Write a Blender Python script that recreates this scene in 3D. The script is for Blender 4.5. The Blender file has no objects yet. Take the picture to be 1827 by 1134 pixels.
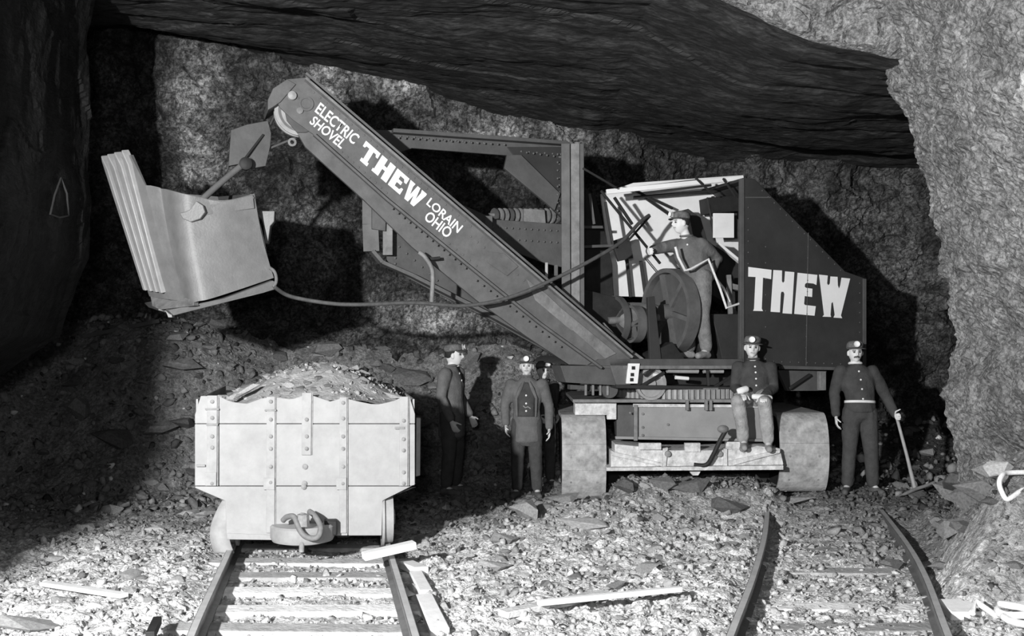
import bpy, bmesh, math, random
import numpy as np
from mathutils import Vector, Matrix, Quaternion
rng = random.Random(7)
nr = np.random.RandomState(11)
SC = bpy.context.scene
COL = SC.collection

# ------------------------------------------------------------------ camera
FPX = 1900.0; CX = 913.5; HY = 600.0; CH = 1.75
cd = bpy.data.cameras.new('camera'); cam = bpy.data.objects.new('camera', cd); COL.objects.link(cam)
cd.sensor_width = 36; cd.lens = 36 * FPX / 1827; cd.shift_y = (HY - 567) / 1827
cd.clip_end = 100; cam.location = (0, 0, CH); cam.rotation_euler = (math.pi / 2, 0, 0)
SC.camera = cam
# ------------------------------------------------------------------ world, light, exposure
w = bpy.data.worlds.new('world'); SC.world = w; w.use_nodes = True
w.node_tree.nodes['Background'].inputs[0].default_value = (1, 1, 1, 1)
w.node_tree.nodes['Background'].inputs[1].default_value = 0.02
def lamp(name, loc, target, watts, radius, cone=150, blend=.5):
    d = bpy.data.lights.new(name, 'SPOT'); d.energy = watts; d.shadow_soft_size = radius
    d.spot_size = math.radians(cone); d.spot_blend = blend
    o = bpy.data.objects.new(name, d); COL.objects.link(o); o.location = loc
    o.rotation_euler = (Vector(target) - Vector(loc)).to_track_quat('-Z', 'Y').to_euler()
    return o
lamp('flash_and_fill', (-2.95, 0.2, 2.8), (1.6, 11, 1.3), 5600, .10, 135, .3)
lamp('flash_and_fill', (-0.3, -0.6, 2.3), (-0.5, 11, 1.5), 430, .30, 150, .6)  # weak fill beside the camera, added to lift the unlit areas
vs = SC.view_settings; vs.view_transform = 'Standard'; vs.look = 'None'; vs.gamma = 1; vs.use_curve_mapping = False
vs.exposure = 0.0

# ------------------------------------------------------------------ projection helpers (photo pixel -> point in the mine)
def P(px, py, Y): return Vector(((px - CX) / FPX * Y, Y, CH - (py - HY) / FPX * Y))
TH = math.atan(.30); MU = Vector((math.cos(TH), math.sin(TH), 0)); MN = Vector((-math.sin(TH), math.cos(TH), 0))
MP0 = Vector((2.45, 11.3, 0))
def PM(px, py, off=0.0):
    d = Vector(((px - CX) / FPX, 1, -(py - HY) / FPX)); o = Vector((0, 0, CH))
    q = MP0 + MN * off
    t = (q - o).dot(MN) / d.dot(MN)
    return o + d * t

# ------------------------------------------------------------------ materials
def mat(name, c, rough=.8, var=.35, scale=6, bump=.15, bscale=40, metal=0, attr=False, rnd=False, detail=8, streak=None, spec=.3, speck=0, slo=.45, shi=1.6):
    m = bpy.data.materials.new(name); m.use_nodes = True; nt = m.node_tree; N = nt.nodes; L = nt.links
    b = N['Principled BSDF']; b.inputs['Roughness'].default_value = rough; b.inputs['Metallic'].default_value = metal
    b.inputs['Specular IOR Level'].default_value = spec
    tc = N.new('ShaderNodeTexCoord'); src = tc.outputs['Object']
    if streak:
        mp = N.new('ShaderNodeMapping'); mp.inputs['Scale'].default_value = streak; L.new(src, mp.inputs[0]); src = mp.outputs[0]
    n1 = N.new('ShaderNodeTexNoise'); n1.inputs['Scale'].default_value = scale; n1.inputs['Detail'].default_value = detail; n1.inputs['Roughness'].default_value = .65
    L.new(src, n1.inputs['Vector'])
    r = N.new('ShaderNodeMapRange'); r.inputs[1].default_value = .3; r.inputs[2].default_value = .7
    r.inputs[3].default_value = c * (1 - var); r.inputs[4].default_value = c * (1 + var); L.new(n1.outputs['Fac'], r.inputs[0])
    out = r.outputs[0]
    if attr:
        a = N.new('ShaderNodeAttribute'); a.attribute_name = 'tone'
        mu = N.new('ShaderNodeMath'); mu.operation = 'MULTIPLY'; L.new(out, mu.inputs[0]); L.new(a.outputs['Fac'], mu.inputs[1]); out = mu.outputs[0]
    if speck:
        n3 = N.new('ShaderNodeTexNoise'); n3.inputs['Scale'].default_value = speck; n3.inputs['Detail'].default_value = 5; n3.inputs['Roughness'].default_value = .75; L.new(src, n3.inputs['Vector'])
        r3 = N.new('ShaderNodeMapRange'); r3.inputs[1].default_value = .40; r3.inputs[2].default_value = .62; r3.inputs[3].default_value = slo; r3.inputs[4].default_value = shi; L.new(n3.outputs['Fac'], r3.inputs[0])
        mu = N.new('ShaderNodeMath'); mu.operation = 'MULTIPLY'; L.new(out, mu.inputs[0]); L.new(r3.outputs[0], mu.inputs[1]); out = mu.outputs[0]
    if rnd:
        oi = N.new('ShaderNodeObjectInfo'); rr = N.new('ShaderNodeMapRange'); rr.inputs[3].default_value = .45; rr.inputs[4].default_value = 1.35
        L.new(oi.outputs['Random'], rr.inputs[0]); mu = N.new('ShaderNodeMath'); mu.operation = 'MULTIPLY'
        L.new(out, mu.inputs[0]); L.new(rr.outputs[0], mu.inputs[1]); out = mu.outputs[0]
    cc = N.new('ShaderNodeCombineColor')
    for i in range(3): L.new(out, cc.inputs[i])
    L.new(cc.outputs[0], b.inputs['Base Color'])
    if bump:
        n2 = N.new('ShaderNodeTexNoise'); n2.inputs['Scale'].default_value = bscale; n2.inputs['Detail'].default_value = 6
        L.new(src, n2.inputs['Vector'])
        bp = N.new('ShaderNodeBump'); bp.inputs['Strength'].default_value = bump; bp.inputs['Distance'].default_value = .02
        L.new(n2.outputs['Fac'], bp.inputs['Height']); L.new(bp.outputs[0], b.inputs['Normal'])
    return m
M = dict(
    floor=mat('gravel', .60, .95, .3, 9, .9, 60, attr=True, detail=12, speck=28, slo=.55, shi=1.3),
    rubble=mat('broken_rock', .43, .95, .35, 12, .6, 50, attr=True),
    rock=mat('loose_rock', .42, .95, .35, 8, .6, 40, rnd=True),
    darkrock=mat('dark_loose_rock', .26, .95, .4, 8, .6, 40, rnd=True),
    wall=mat('mine_rock', .105, .9, .8, 6, 1.0, 36, attr=True, detail=14, spec=.5, speck=22, slo=.3, shi=2.0),
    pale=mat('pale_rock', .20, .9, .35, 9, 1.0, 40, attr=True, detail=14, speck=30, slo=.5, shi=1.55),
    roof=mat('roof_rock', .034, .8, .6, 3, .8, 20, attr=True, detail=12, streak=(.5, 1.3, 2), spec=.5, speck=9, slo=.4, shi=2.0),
    steel=mat('painted_steel', .095, .6, .22, 5, .12, 30),
    boom=mat('boom_paint', .125, .6, .25, 6, .12, 30),
    house=mat('house_paint', .040, .6, .22, 3, .06, 30),
    black=mat('black_iron', .025, .6, .3, 8, .1, 30),
    iron=mat('worn_iron', .20, .6, .35, 9, .2, 40),
    lit=mat('bare_steel', .36, .5, .2, 7, .1, 40),
    bucket=mat('bucket_steel', .17, .5, .16, 7, .12, 50, spec=.6),
    crawler=mat('dusty_track_steel', .40, .8, .45, 9, .35, 30),
    dusty=mat('dust_covered_steel', .62, .9, .4, 14, .5, 35),
    frame=mat('grey_frame_paint', .29, .7, .14, 5, .08, 30),
    tooth=mat('worn_tooth_steel', .34, .45, .15, 7, .1, 40, spec=.6),
    white=mat('white_paint', .92, .7, .04, 6, .03, 30),
    wash=mat('whitewash', .9, .8, .10, 2.5, .03, 30),
    cart=mat('dusty_cart_plate', .38, .85, .13, 5, .12, 40),
    cartband=mat('cart_iron_band', .38, .8, .15, 9, .12, 40),
    bolt=mat('bolt_iron', .28, .7, .3, 20, 0),
    wood=mat('weathered_wood', .62, .9, .3, 12, .4, 40, streak=(1, 1, 1)),
    palewood=mat('pale_fresh_wood', .88, .8, .1, 12, .1, 40),
    tie=mat('dusty_sleeper_wood', .68, .95, .28, 10, .5, 30, rnd=True),
    rail=mat('rail_steel', .12, .5, .3, 9, .1, 40, spec=.6),
    railtop=mat('rail_head_polished', .5, .4, .15, 9, .05, 40),
    cloth=mat('dark_wool', .065, .95, .25, 10, .3, 60),
    cloth2=mat('charcoal_wool', .085, .95, .25, 10, .3, 60),
    trous=mat('dark_trousers', .07, .95, .25, 10, .3, 60),
    dusttrous=mat('dusty_trousers', .38, .95, .3, 14, .4, 60),
    boots=mat('boot_leather', .12, .7, .4, 10, .2, 40),
    dustboots=mat('dusty_boot_leather', .3, .8, .4, 10, .2, 40),
    cap=mat('cap_cloth', .16, .9, .5, 30, .3, 60),
    hair=mat('hair', .03, .8, .3, 30, .2, 60),
    skin=mat('skin', .78, .6, .05, 12, .03, 60, attr=True),
    eye=mat('eye', .04, .3, .05, 12, 0),
    boom_cloth=mat('grey_wool', .145, .95, .25, 10, .3, 60),
    dusttrous2=mat('grey_work_trousers', .2, .95, .3, 14, .4, 60),
    linen=mat('white_linen', .85, .9, .08, 12, .1, 60),
    rope=mat('pale_rope', .8, .9, .15, 40, .2, 90),
    cablegrey=mat('dusty_cable', .09, .7, .3, 20, .1, 60),
    cable=mat('black_cable', .03, .6, .2, 20, .1, 60),
)

# ------------------------------------------------------------------ objects
def tag(o, label=None, cat=None, group=None, kind=None):
    if label: o['label'] = label
    if cat: o['category'] = cat
    if group: o['group'] = group
    if kind: o['kind'] = kind
    return o
def root(name, loc, label, cat, group=None):
    o = bpy.data.objects.new(name, None); COL.objects.link(o); o.location = loc; o.empty_display_size = .1
    return tag(o, label, cat, group)
def origin_of(o):
    v = Vector((0, 0, 0))
    while o: v += o.location; o = o.parent
    return v
def link(name, me, material, parent=None):
    o = bpy.data.objects.new(name, me); COL.objects.link(o)
    if material:
        me.materials.clear(); me.materials.append(material)
    if parent: o.parent = parent
    return o

class MB:
    def __init__(s): s.v = []; s.f = []; s.sm = []
    def add(s, vs, fs, smooth=False):
        k = len(s.v); s.v += [Vector(v) for v in vs]; s.f += [tuple(i + k for i in f) for f in fs]; s.sm += [smooth] * len(fs); return s
    def prism(s, poly, vec):
        n = len(poly); vec = Vector(vec); a = [Vector(p) for p in poly]; b = [p + vec for p in a]
        nn = Vector((0, 0, 0))
        for i in range(n): nn += a[i].cross(a[(i + 1) % n])
        if nn.dot(vec) > 0: a.reverse(); b.reverse()
        fs = [tuple(range(n)), tuple(range(2 * n - 1, n - 1, -1))] + [((i + 1) % n, i, n + i, n + (i + 1) % n) for i in range(n)]
        return s.add(a + b, fs)
    def box(s, c, size, X=(1, 0, 0), Z=(0, 0, 1)):
        X = Vector(X).normalized(); Z = Vector(Z).normalized(); Yv = Z.cross(X).normalized(); Z = X.cross(Yv); c = Vector(c)
        hx, hy, hz = [q / 2 for q in size]
        p = [c - X * hx - Yv * hy - Z * hz, c + X * hx - Yv * hy - Z * hz, c + X * hx + Yv * hy - Z * hz, c - X * hx + Yv * hy - Z * hz]
        q = [a + Z * size[2] for a in p]
        return s.add(p + q, [(3, 2, 1, 0), (4, 5, 6, 7), (0, 1, 5, 4), (1, 2, 6, 5), (2, 3, 7, 6), (3, 0, 4, 7)])
    def bar(s, a, b, w, h, up=(0, 0, 1)):
        a = Vector(a); b = Vector(b); d = (b - a); L = d.length; d.normalize(); up = Vector(up)
        if abs(d.dot(up)) > .98: up = Vector((0, 1, 0))
        z = (up - d * up.dot(d)).normalized()
        return s.box((a + b) / 2, (L, w, h), d, z)
    def tube(s, path, r, n=10, closed=False, caps=True):
        path = [Vector(p) for p in path]; m = len(path); k = len(s.v)
        rr = r if isinstance(r, (list, tuple)) else [r] * m
        u = None; vs = []
        for i, p in enumerate(path):
            if closed: t = (path[(i + 1) % m] - path[i - 1])
            else: t = path[min(i + 1, m - 1)] - path[max(i - 1, 0)]
            t.normalize()
            if u is None: u = t.orthogonal().normalized()
            u = (u - t * u.dot(t)); u = u.normalized() if u.length > 1e-6 else t.orthogonal().normalized()
            v = t.cross(u)
            for j in range(n):
                a = 2 * math.pi * j / n; vs.append(p + (u * math.cos(a) + v * math.sin(a)) * rr[i])
        fs = []
        for i in range(m if closed else m - 1):
            for j in range(n):
                i2 = (i + 1) % m; fs.append((i * n + j, i * n + (j + 1) % n, i2 * n + (j + 1) % n, i2 * n + j))
        s.add(vs, fs, True)
        if caps and not closed:
            s.f.append(tuple(k + j for j in range(n - 1, -1, -1))); s.sm.append(False)
            s.f.append(tuple(k + (m - 1) * n + j for j in range(n))); s.sm.append(False)
        return s
    def cyl(s, a, b, r, n=20, r2=None): return s.tube([a, b], [r, r if r2 is None else r2], n)
    def lathe(s, c, axis, prof, n=32, smooth=True):
        c = Vector(c); ax = Vector(axis).normalized(); u = ax.orthogonal().normalized(); v = ax.cross(u); vs = []; fs = []; m = len(prof)
        for (h, r) in prof:
            for j in range(n):
                a = 2 * math.pi * j / n; vs.append(c + ax * h + (u * math.cos(a) + v * math.sin(a)) * max(r, 1e-4))
        for i in range(m - 1):
            for j in range(n): fs.append((i * n + j, i * n + (j + 1) % n, (i + 1) * n + (j + 1) % n, (i + 1) * n + j))
        return s.add(vs, fs, smooth)
    def ball(s, c, r, n=10, sc=(1, 1, 1)):
        c = Vector(c); vs = []; fs = []; m = max(4, n // 2 + 1)
        for i in range(m + 1):
            th = math.pi * i / m
            for j in range(n):
                a = 2 * math.pi * j / n
                vs.append(c + Vector((math.sin(th) * math.cos(a) * sc[0], math.sin(th) * math.sin(a) * sc[1], math.cos(th) * sc[2])) * r)
        for i in range(m):
            for j in range(n): fs.append((i * n + j, (i + 1) * n + j, (i + 1) * n + (j + 1) % n, i * n + (j + 1) % n))
        return s.add(vs, fs, True)
    def mesh(s, name, org=Vector((0, 0, 0))):
        me = bpy.data.meshes.new(name); me.from_pydata([tuple(v - org) for v in s.v], [], s.f)
        me.polygons.foreach_set('use_smooth', s.sm); me.update(); me.set_sharp_from_angle(angle=.75); return me
    def build(s, name, m, parent=None, bevel=0, label=None, kind=None, seg=2):
        o = link(name, s.mesh(name, origin_of(parent) if parent else Vector((0, 0, 0))), m, parent)
        if bevel:
            b = o.modifiers.new('bevel', 'BEVEL'); b.width = bevel; b.segments = seg; b.limit_method = 'ANGLE'; b.angle_limit = .6
        if label: o['label'] = label
        if kind: o['kind'] = kind
        return o
def catmull(pts, k=8):
    pts = [Vector(p) for p in pts]; out = []
    for i in range(len(pts) - 1):
        p0 = pts[max(i - 1, 0)]; p1 = pts[i]; p2 = pts[i + 1]; p3 = pts[min(i + 2, len(pts) - 1)]
        for j in range(k):
            t = j / k; out.append(.5 * ((2 * p1) + (p2 - p0) * t + (2 * p0 - 5 * p1 + 4 * p2 - p3) * t * t + (3 * p1 - p0 - 3 * p2 + p3) * t ** 3))
    return out + [pts[-1]]

# ------------------------------------------------------------------ vector noise
def _h(ix, iy, iz, seed):
    n = (ix.astype(np.int64) * 374761393 + iy.astype(np.int64) * 668265263 + iz.astype(np.int64) * 2147483647 + seed * 1274126177) & 0xffffffff
    n = ((n ^ (n >> 13)) * 1274126177) & 0xffffffff; n = n ^ (n >> 16)
    return (n & 0xffff) / 65535.0
def vn(x, y, z, seed=0):
    x0 = np.floor(x); y0 = np.floor(y); z0 = np.floor(z); fx = x - x0; fy = y - y0; fz = z - z0
    fx = fx * fx * (3 - 2 * fx); fy = fy * fy * (3 - 2 * fy); fz = fz * fz * (3 - 2 * fz); r = 0
    for a in (0, 1):
        for b in (0, 1):
            for c in (0, 1):
                r = r + _h(x0 + a, y0 + b, z0 + c, seed) * (fx if a else 1 - fx) * (fy if b else 1 - fy) * (fz if c else 1 - fz)
    return r * 2 - 1
def fbm(x, y, z, octv=5, seed=0, gain=.5, ridged=False):
    r = 0; a = 1.0; s = 0
    for i in range(octv):
        n = vn(x, y, z, seed + i)
        if ridged: n = 1 - 2 * np.abs(n)
        r = r + a * n; s += a; a *= gain; x = x * 2.03 + 5.1; y = y * 2.03 + 3.7; z = z * 2.03 + 1.3
    return r / s
def worley(x, y, seed=0):
    x0 = np.floor(x); y0 = np.floor(y); best = np.full(x.shape, 9.0); hid = np.zeros(x.shape); z = np.zeros_like(x0)
    for a in (-1, 0, 1):
        for b in (-1, 0, 1):
            cx = x0 + a; cy = y0 + b; jx = cx + _h(cx, cy, z, seed); jy = cy + _h(cx, cy, z, seed + 1)
            d = np.hypot(x - jx, y - jy); hh = _h(cx, cy, z, seed + 2); m = d < best; best = np.where(m, d, best); hid = np.where(m, hh, hid)
    return best, hid
def worley3(x, y, z, seed=0):
    x0 = np.floor(x); y0 = np.floor(y); z0 = np.floor(z); best = np.full(x.shape, 9.0); hid = np.zeros(x.shape)
    for a in (-1, 0, 1):
        for b in (-1, 0, 1):
            for c in (-1, 0, 1):
                cx = x0 + a; cy = y0 + b; cz = z0 + c
                jx = cx + _h(cx, cy, cz, seed); jy = cy + _h(cx, cy, cz, seed + 1); jz = cz + _h(cx, cy, cz, seed + 3)
                d = np.sqrt((x - jx) ** 2 + (y - jy) ** 2 + (z - jz) ** 2); hh = _h(cx, cy, cz, seed + 2)
                m = d < best; best = np.where(m, d, best); hid = np.where(m, hh, hid)
    return best, hid
def sstep(a, b, x):
    t = np.clip((x - a) / (b - a), 0, 1); return t * t * (3 - 2 * t)
def grid_mesh(name, X, Y, Z, tone, material, flip=False, smooth=False):
    nv, nu = X.shape; co = np.stack([X, Y, Z], -1).reshape(-1, 3)
    idx = np.arange(nv * nu).reshape(nv, nu)
    q = np.stack([idx[:-1, :-1], idx[:-1, 1:], idx[1:, 1:], idx[1:, :-1]], -1).reshape(-1, 4)
    if flip: q = q[:, ::-1]
    me = bpy.data.meshes.new(name); me.vertices.add(len(co)); me.vertices.foreach_set('co', co.ravel())
    me.loops.add(q.size); me.loops.foreach_set('vertex_index', q.ravel().astype(np.int32))
    me.polygons.add(len(q)); me.polygons.foreach_set('loop_start', np.arange(0, q.size, 4, dtype=np.int32))
    me.polygons.foreach_set('use_smooth', np.full(len(q), smooth)); me.update(calc_edges=True)
    at = me.attributes.new('tone', 'FLOAT', 'POINT'); at.data.foreach_set('value', np.broadcast_to(tone, X.shape).ravel().astype(np.float32))
    return tag(link(name, me, material), kind='structure')

# ------------------------------------------------------------------ the ground
def gz(x, y, fine=True):
    foot = 12.15 - 1.0 * sstep(-2.5, -4.5, x)
    crest = 2.05 - 1.45 * sstep(-.2, 2.6, x) + .15 * vn(x * .9, y * .9, x * 0, 5)
    h = crest * sstep(0, 2.6, y - foot + .25 * vn(x * 1.3, y * 1.3, x * 0, 8))
    h = h + .22 * np.exp(-((x - .75) / .75) ** 2 - ((y - 9.9) / .9) ** 2) + .26 * sstep(.85, 1.25, x) * sstep(2.95, 2.55, x) * sstep(9.9, 10.7, y) * sstep(12.6, 11.6, y)
    ed = 3.30 + .50 * (y - 8.5)
    h = h + .95 * sstep(0, .95, x - ed + .15 * vn(x * 2, y * 2, x * 0, 9)) * sstep(6.6, 7.9, y) + .12 * sstep(2.6, 3.2, x) * sstep(7.5, 10, y)
    h = h - .03
    def trk(cx, hw): return np.exp(-(np.maximum(np.abs(x - cx) - hw, 0) / .12) ** 2)
    t = trk(-1.22 - .175 * (y - 6.23), .72) * sstep(12.2, 11.6, y)
    h = h * (1 - .85 * t) - .066 * t
    t2 = trk(1.9 + .32 * (y - 6.23), .62) * sstep(11.2, 9.6, y)
    h = h * (1 - .8 * t2) - .052 * t2
    k = (1 - .55 * t) * (1 - .35 * t2)
    h = h + .05 * fbm(x * 1.6, y * 1.6, x * 0, 4, 20) * k
    if fine:
        d, hh = worley(x * 6.5, y * 6.5, 31); h = h + k * .055 * (hh - .3) * np.clip(1.15 - d * 1.3, 0, 1)
        d, hh = worley(x * 15, y * 15, 41); h = h + k * .028 * (hh - .2) * np.clip(1.1 - d * 1.2, 0, 1)
        h = h + .012 * fbm(x * 30, y * 30, x * 0, 3, 50) * k
    return h
def gz1(x, y, fine=True): return float(gz(np.array([float(x)]), np.array([float(y)]), fine)[0])
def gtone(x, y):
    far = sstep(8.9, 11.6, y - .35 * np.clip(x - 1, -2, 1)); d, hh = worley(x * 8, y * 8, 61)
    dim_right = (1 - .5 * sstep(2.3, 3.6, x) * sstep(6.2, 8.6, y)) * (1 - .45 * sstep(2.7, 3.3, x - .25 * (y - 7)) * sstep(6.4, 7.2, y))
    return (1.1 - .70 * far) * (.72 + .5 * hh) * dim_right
ys = np.concatenate([np.linspace(4.6, 10, 280), np.linspace(10.02, 15.2, 190)]); us = np.linspace(-1, 1, 620)
U, Yg = np.meshgrid(us, ys); Xg = U * (.62 * Yg + 1.2)
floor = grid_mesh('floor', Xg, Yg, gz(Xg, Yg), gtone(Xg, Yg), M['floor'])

# ------------------------------------------------------------------ back wall
xs = np.linspace(-8.0, 8.0, 640); zs = np.linspace(-.3, 6.4, 300); X, Z = np.meshgrid(xs, zs)
def wall_depth(X, Z):
    base = 14.1 - .9 * sstep(-3.5, -8, X) + .5 * sstep(1, 3, X) - 1.2 * sstep(4.6, 8.5, X) - .10 * (Z - 2)
    base = base - .5 * sstep(3.6, 4.8, Z) * sstep(1, -3, X)
    base = base + .75 * np.exp(-((X + 1.55) / .55) ** 2 - ((Z - 3.55) / .55) ** 2)
    base = base - .45 * np.exp(-((X + 3.9) / .38) ** 2 - ((Z - 3.9) / 1.3) ** 2)
    r = fbm(X * .8, Z * .8, X * 0 + 2, 6, 70, .55, True) * .30
    d, hh = worley3(X * 1.7 + .4 * vn(X * 2, Z * 2, X * 0, 3), Z * 1.7, X * 0 + .5, 80)
    r = r + .10 * (hh - .5) + .06 * d
    d, hh = worley3(X * 5, Z * 5 + X * 2, X * 0 + .5, 90); r = r + .09 * (hh - .5) + .04 * d
    r = r + .10 * fbm(X * 7, Z * 7, X * 0, 4, 95, .65)
    return base - r
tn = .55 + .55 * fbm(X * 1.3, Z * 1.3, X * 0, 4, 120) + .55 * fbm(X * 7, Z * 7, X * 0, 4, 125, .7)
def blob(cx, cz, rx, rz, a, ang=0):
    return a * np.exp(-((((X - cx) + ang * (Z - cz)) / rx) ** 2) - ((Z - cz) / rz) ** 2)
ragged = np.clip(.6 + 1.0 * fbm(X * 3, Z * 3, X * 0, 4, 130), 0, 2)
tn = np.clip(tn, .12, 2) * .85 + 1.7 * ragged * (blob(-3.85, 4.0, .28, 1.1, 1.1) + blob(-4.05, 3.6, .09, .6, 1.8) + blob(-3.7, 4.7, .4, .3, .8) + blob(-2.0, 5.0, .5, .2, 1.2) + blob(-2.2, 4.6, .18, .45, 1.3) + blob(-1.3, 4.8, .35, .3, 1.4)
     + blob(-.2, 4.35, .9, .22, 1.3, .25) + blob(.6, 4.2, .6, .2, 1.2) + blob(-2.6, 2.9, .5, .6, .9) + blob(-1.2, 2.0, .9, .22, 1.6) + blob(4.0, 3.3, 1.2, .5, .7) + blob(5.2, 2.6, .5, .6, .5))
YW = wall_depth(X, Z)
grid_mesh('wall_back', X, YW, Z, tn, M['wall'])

# ------------------------------------------------------------------ ceiling; the front lip is coloured paler to look lit
xs = np.linspace(-8.5, 8.5, 420); t = np.linspace(0, 1, 300); X, T = np.meshgrid(xs, t)
far = np.interp(X, [-8, -4.5, -1.95, 1.0, 5.35, 8], [5.9, 5.75, 5.15, 4.30, 4.0, 3.9])
near = np.interp(X, [-8, -3, 1.2, 1.75, 2.45, 3.0, 3.3, 8], [4.9, 4.85, 4.72, 4.50, 4.17, 4.06, 3.98, 3.9])
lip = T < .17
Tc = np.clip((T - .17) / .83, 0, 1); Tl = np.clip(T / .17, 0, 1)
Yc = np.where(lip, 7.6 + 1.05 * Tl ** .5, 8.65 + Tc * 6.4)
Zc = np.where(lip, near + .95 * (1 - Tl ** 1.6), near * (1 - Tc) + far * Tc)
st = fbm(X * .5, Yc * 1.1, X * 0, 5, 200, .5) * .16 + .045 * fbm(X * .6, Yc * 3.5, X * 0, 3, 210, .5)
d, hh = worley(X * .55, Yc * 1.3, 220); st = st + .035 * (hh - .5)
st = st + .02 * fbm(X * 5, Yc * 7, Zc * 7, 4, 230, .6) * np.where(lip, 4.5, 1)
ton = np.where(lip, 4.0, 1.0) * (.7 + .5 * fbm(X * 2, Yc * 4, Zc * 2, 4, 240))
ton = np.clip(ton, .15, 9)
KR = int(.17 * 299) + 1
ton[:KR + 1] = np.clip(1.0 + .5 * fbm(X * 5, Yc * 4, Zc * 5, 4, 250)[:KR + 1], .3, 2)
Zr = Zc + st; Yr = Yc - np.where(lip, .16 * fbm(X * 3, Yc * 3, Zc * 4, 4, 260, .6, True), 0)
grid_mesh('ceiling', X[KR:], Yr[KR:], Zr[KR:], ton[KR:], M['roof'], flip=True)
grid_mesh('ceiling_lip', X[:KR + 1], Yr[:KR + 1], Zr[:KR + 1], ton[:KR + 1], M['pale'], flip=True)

# ------------------------------------------------------------------ right pillar of pale rock
zr = np.linspace(-.4, 6.4, 350); tr = np.linspace(-.55, 1.6, 430); T, Z = np.meshgrid(tr, zr)
edge = np.interp(Z, [-.4, .8, 1.25, 1.7, 2.37, 3.24, 4.17, 4.6, 5.6], [4.0, 3.85, 3.72, 3.95, 3.68, 3.45, 3.27, 3.0, 2.6])
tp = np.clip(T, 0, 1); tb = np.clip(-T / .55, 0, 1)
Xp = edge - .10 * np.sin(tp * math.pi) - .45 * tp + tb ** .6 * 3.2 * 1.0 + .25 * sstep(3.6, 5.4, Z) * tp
Xp = Xp + 1.3 * sstep(1.7, .7, Z) * tp
Xp = Xp + 5.5 * np.clip(T - 1, 0, 1) ** 1.3
Yp = 9.0 - 4.4 * tp + 1.5 * tb - .8 * np.clip(T - 1, 0, 1)
Xp = Xp - .25 * sstep(.68, .76, tp + .06 * vn(Z * 1.4, Z * 0, Z * 0, 4)) * sstep(1.2, 2.4, Z)
rl = .16 * fbm(Yp * .9, Z * .9, Xp * .9, 5, 300, .55, True) + .07 * fbm(Yp * 5, Z * 5, Xp * 3, 5, 310, .65)
rl = rl + .03 * fbm(Yp * 14 + Z * 8, Z * 14 - Yp * 4, Xp * 8, 3, 315, .7, True)
d, hh = worley3(Yp * 2.2 + Z, Z * 1.6 - Yp, Xp, 320); rl = rl + .05 * (hh - .5) + .03 * d
d, hh = worley3(Yp * 7 + Z * 3, Z * 6 - Yp * 2, Xp * 3, 330); rl = rl + .018 * (hh - .5)
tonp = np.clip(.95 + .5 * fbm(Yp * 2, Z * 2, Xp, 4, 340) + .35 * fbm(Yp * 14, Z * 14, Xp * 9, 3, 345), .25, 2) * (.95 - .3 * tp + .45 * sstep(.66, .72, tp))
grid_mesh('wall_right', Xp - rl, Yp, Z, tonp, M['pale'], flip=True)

# ------------------------------------------------------------------ dark left wall; its unseen near bulge is shaped to keep the flash off
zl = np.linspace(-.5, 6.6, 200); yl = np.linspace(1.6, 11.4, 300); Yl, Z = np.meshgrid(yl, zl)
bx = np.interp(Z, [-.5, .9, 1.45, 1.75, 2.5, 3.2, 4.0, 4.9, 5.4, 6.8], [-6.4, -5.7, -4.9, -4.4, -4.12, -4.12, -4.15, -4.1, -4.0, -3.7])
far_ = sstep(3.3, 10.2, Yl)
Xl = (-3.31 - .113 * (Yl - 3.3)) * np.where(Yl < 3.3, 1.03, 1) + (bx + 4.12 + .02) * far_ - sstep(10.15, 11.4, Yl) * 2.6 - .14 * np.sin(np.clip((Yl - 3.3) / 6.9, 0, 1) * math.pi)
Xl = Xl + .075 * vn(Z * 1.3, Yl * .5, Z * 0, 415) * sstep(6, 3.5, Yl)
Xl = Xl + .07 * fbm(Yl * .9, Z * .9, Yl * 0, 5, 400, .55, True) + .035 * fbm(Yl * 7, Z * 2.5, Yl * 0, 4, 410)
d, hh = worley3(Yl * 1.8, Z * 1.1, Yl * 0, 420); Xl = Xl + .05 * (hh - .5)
grid_mesh('wall_left', Xl, Yl, Z, np.clip(.22 + .2 * fbm(Yl * 6, Z * 2, Yl * 0, 4, 430), .1, 1), M['roof'])  # tone cut low so the colour itself carries the wall's shade

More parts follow.
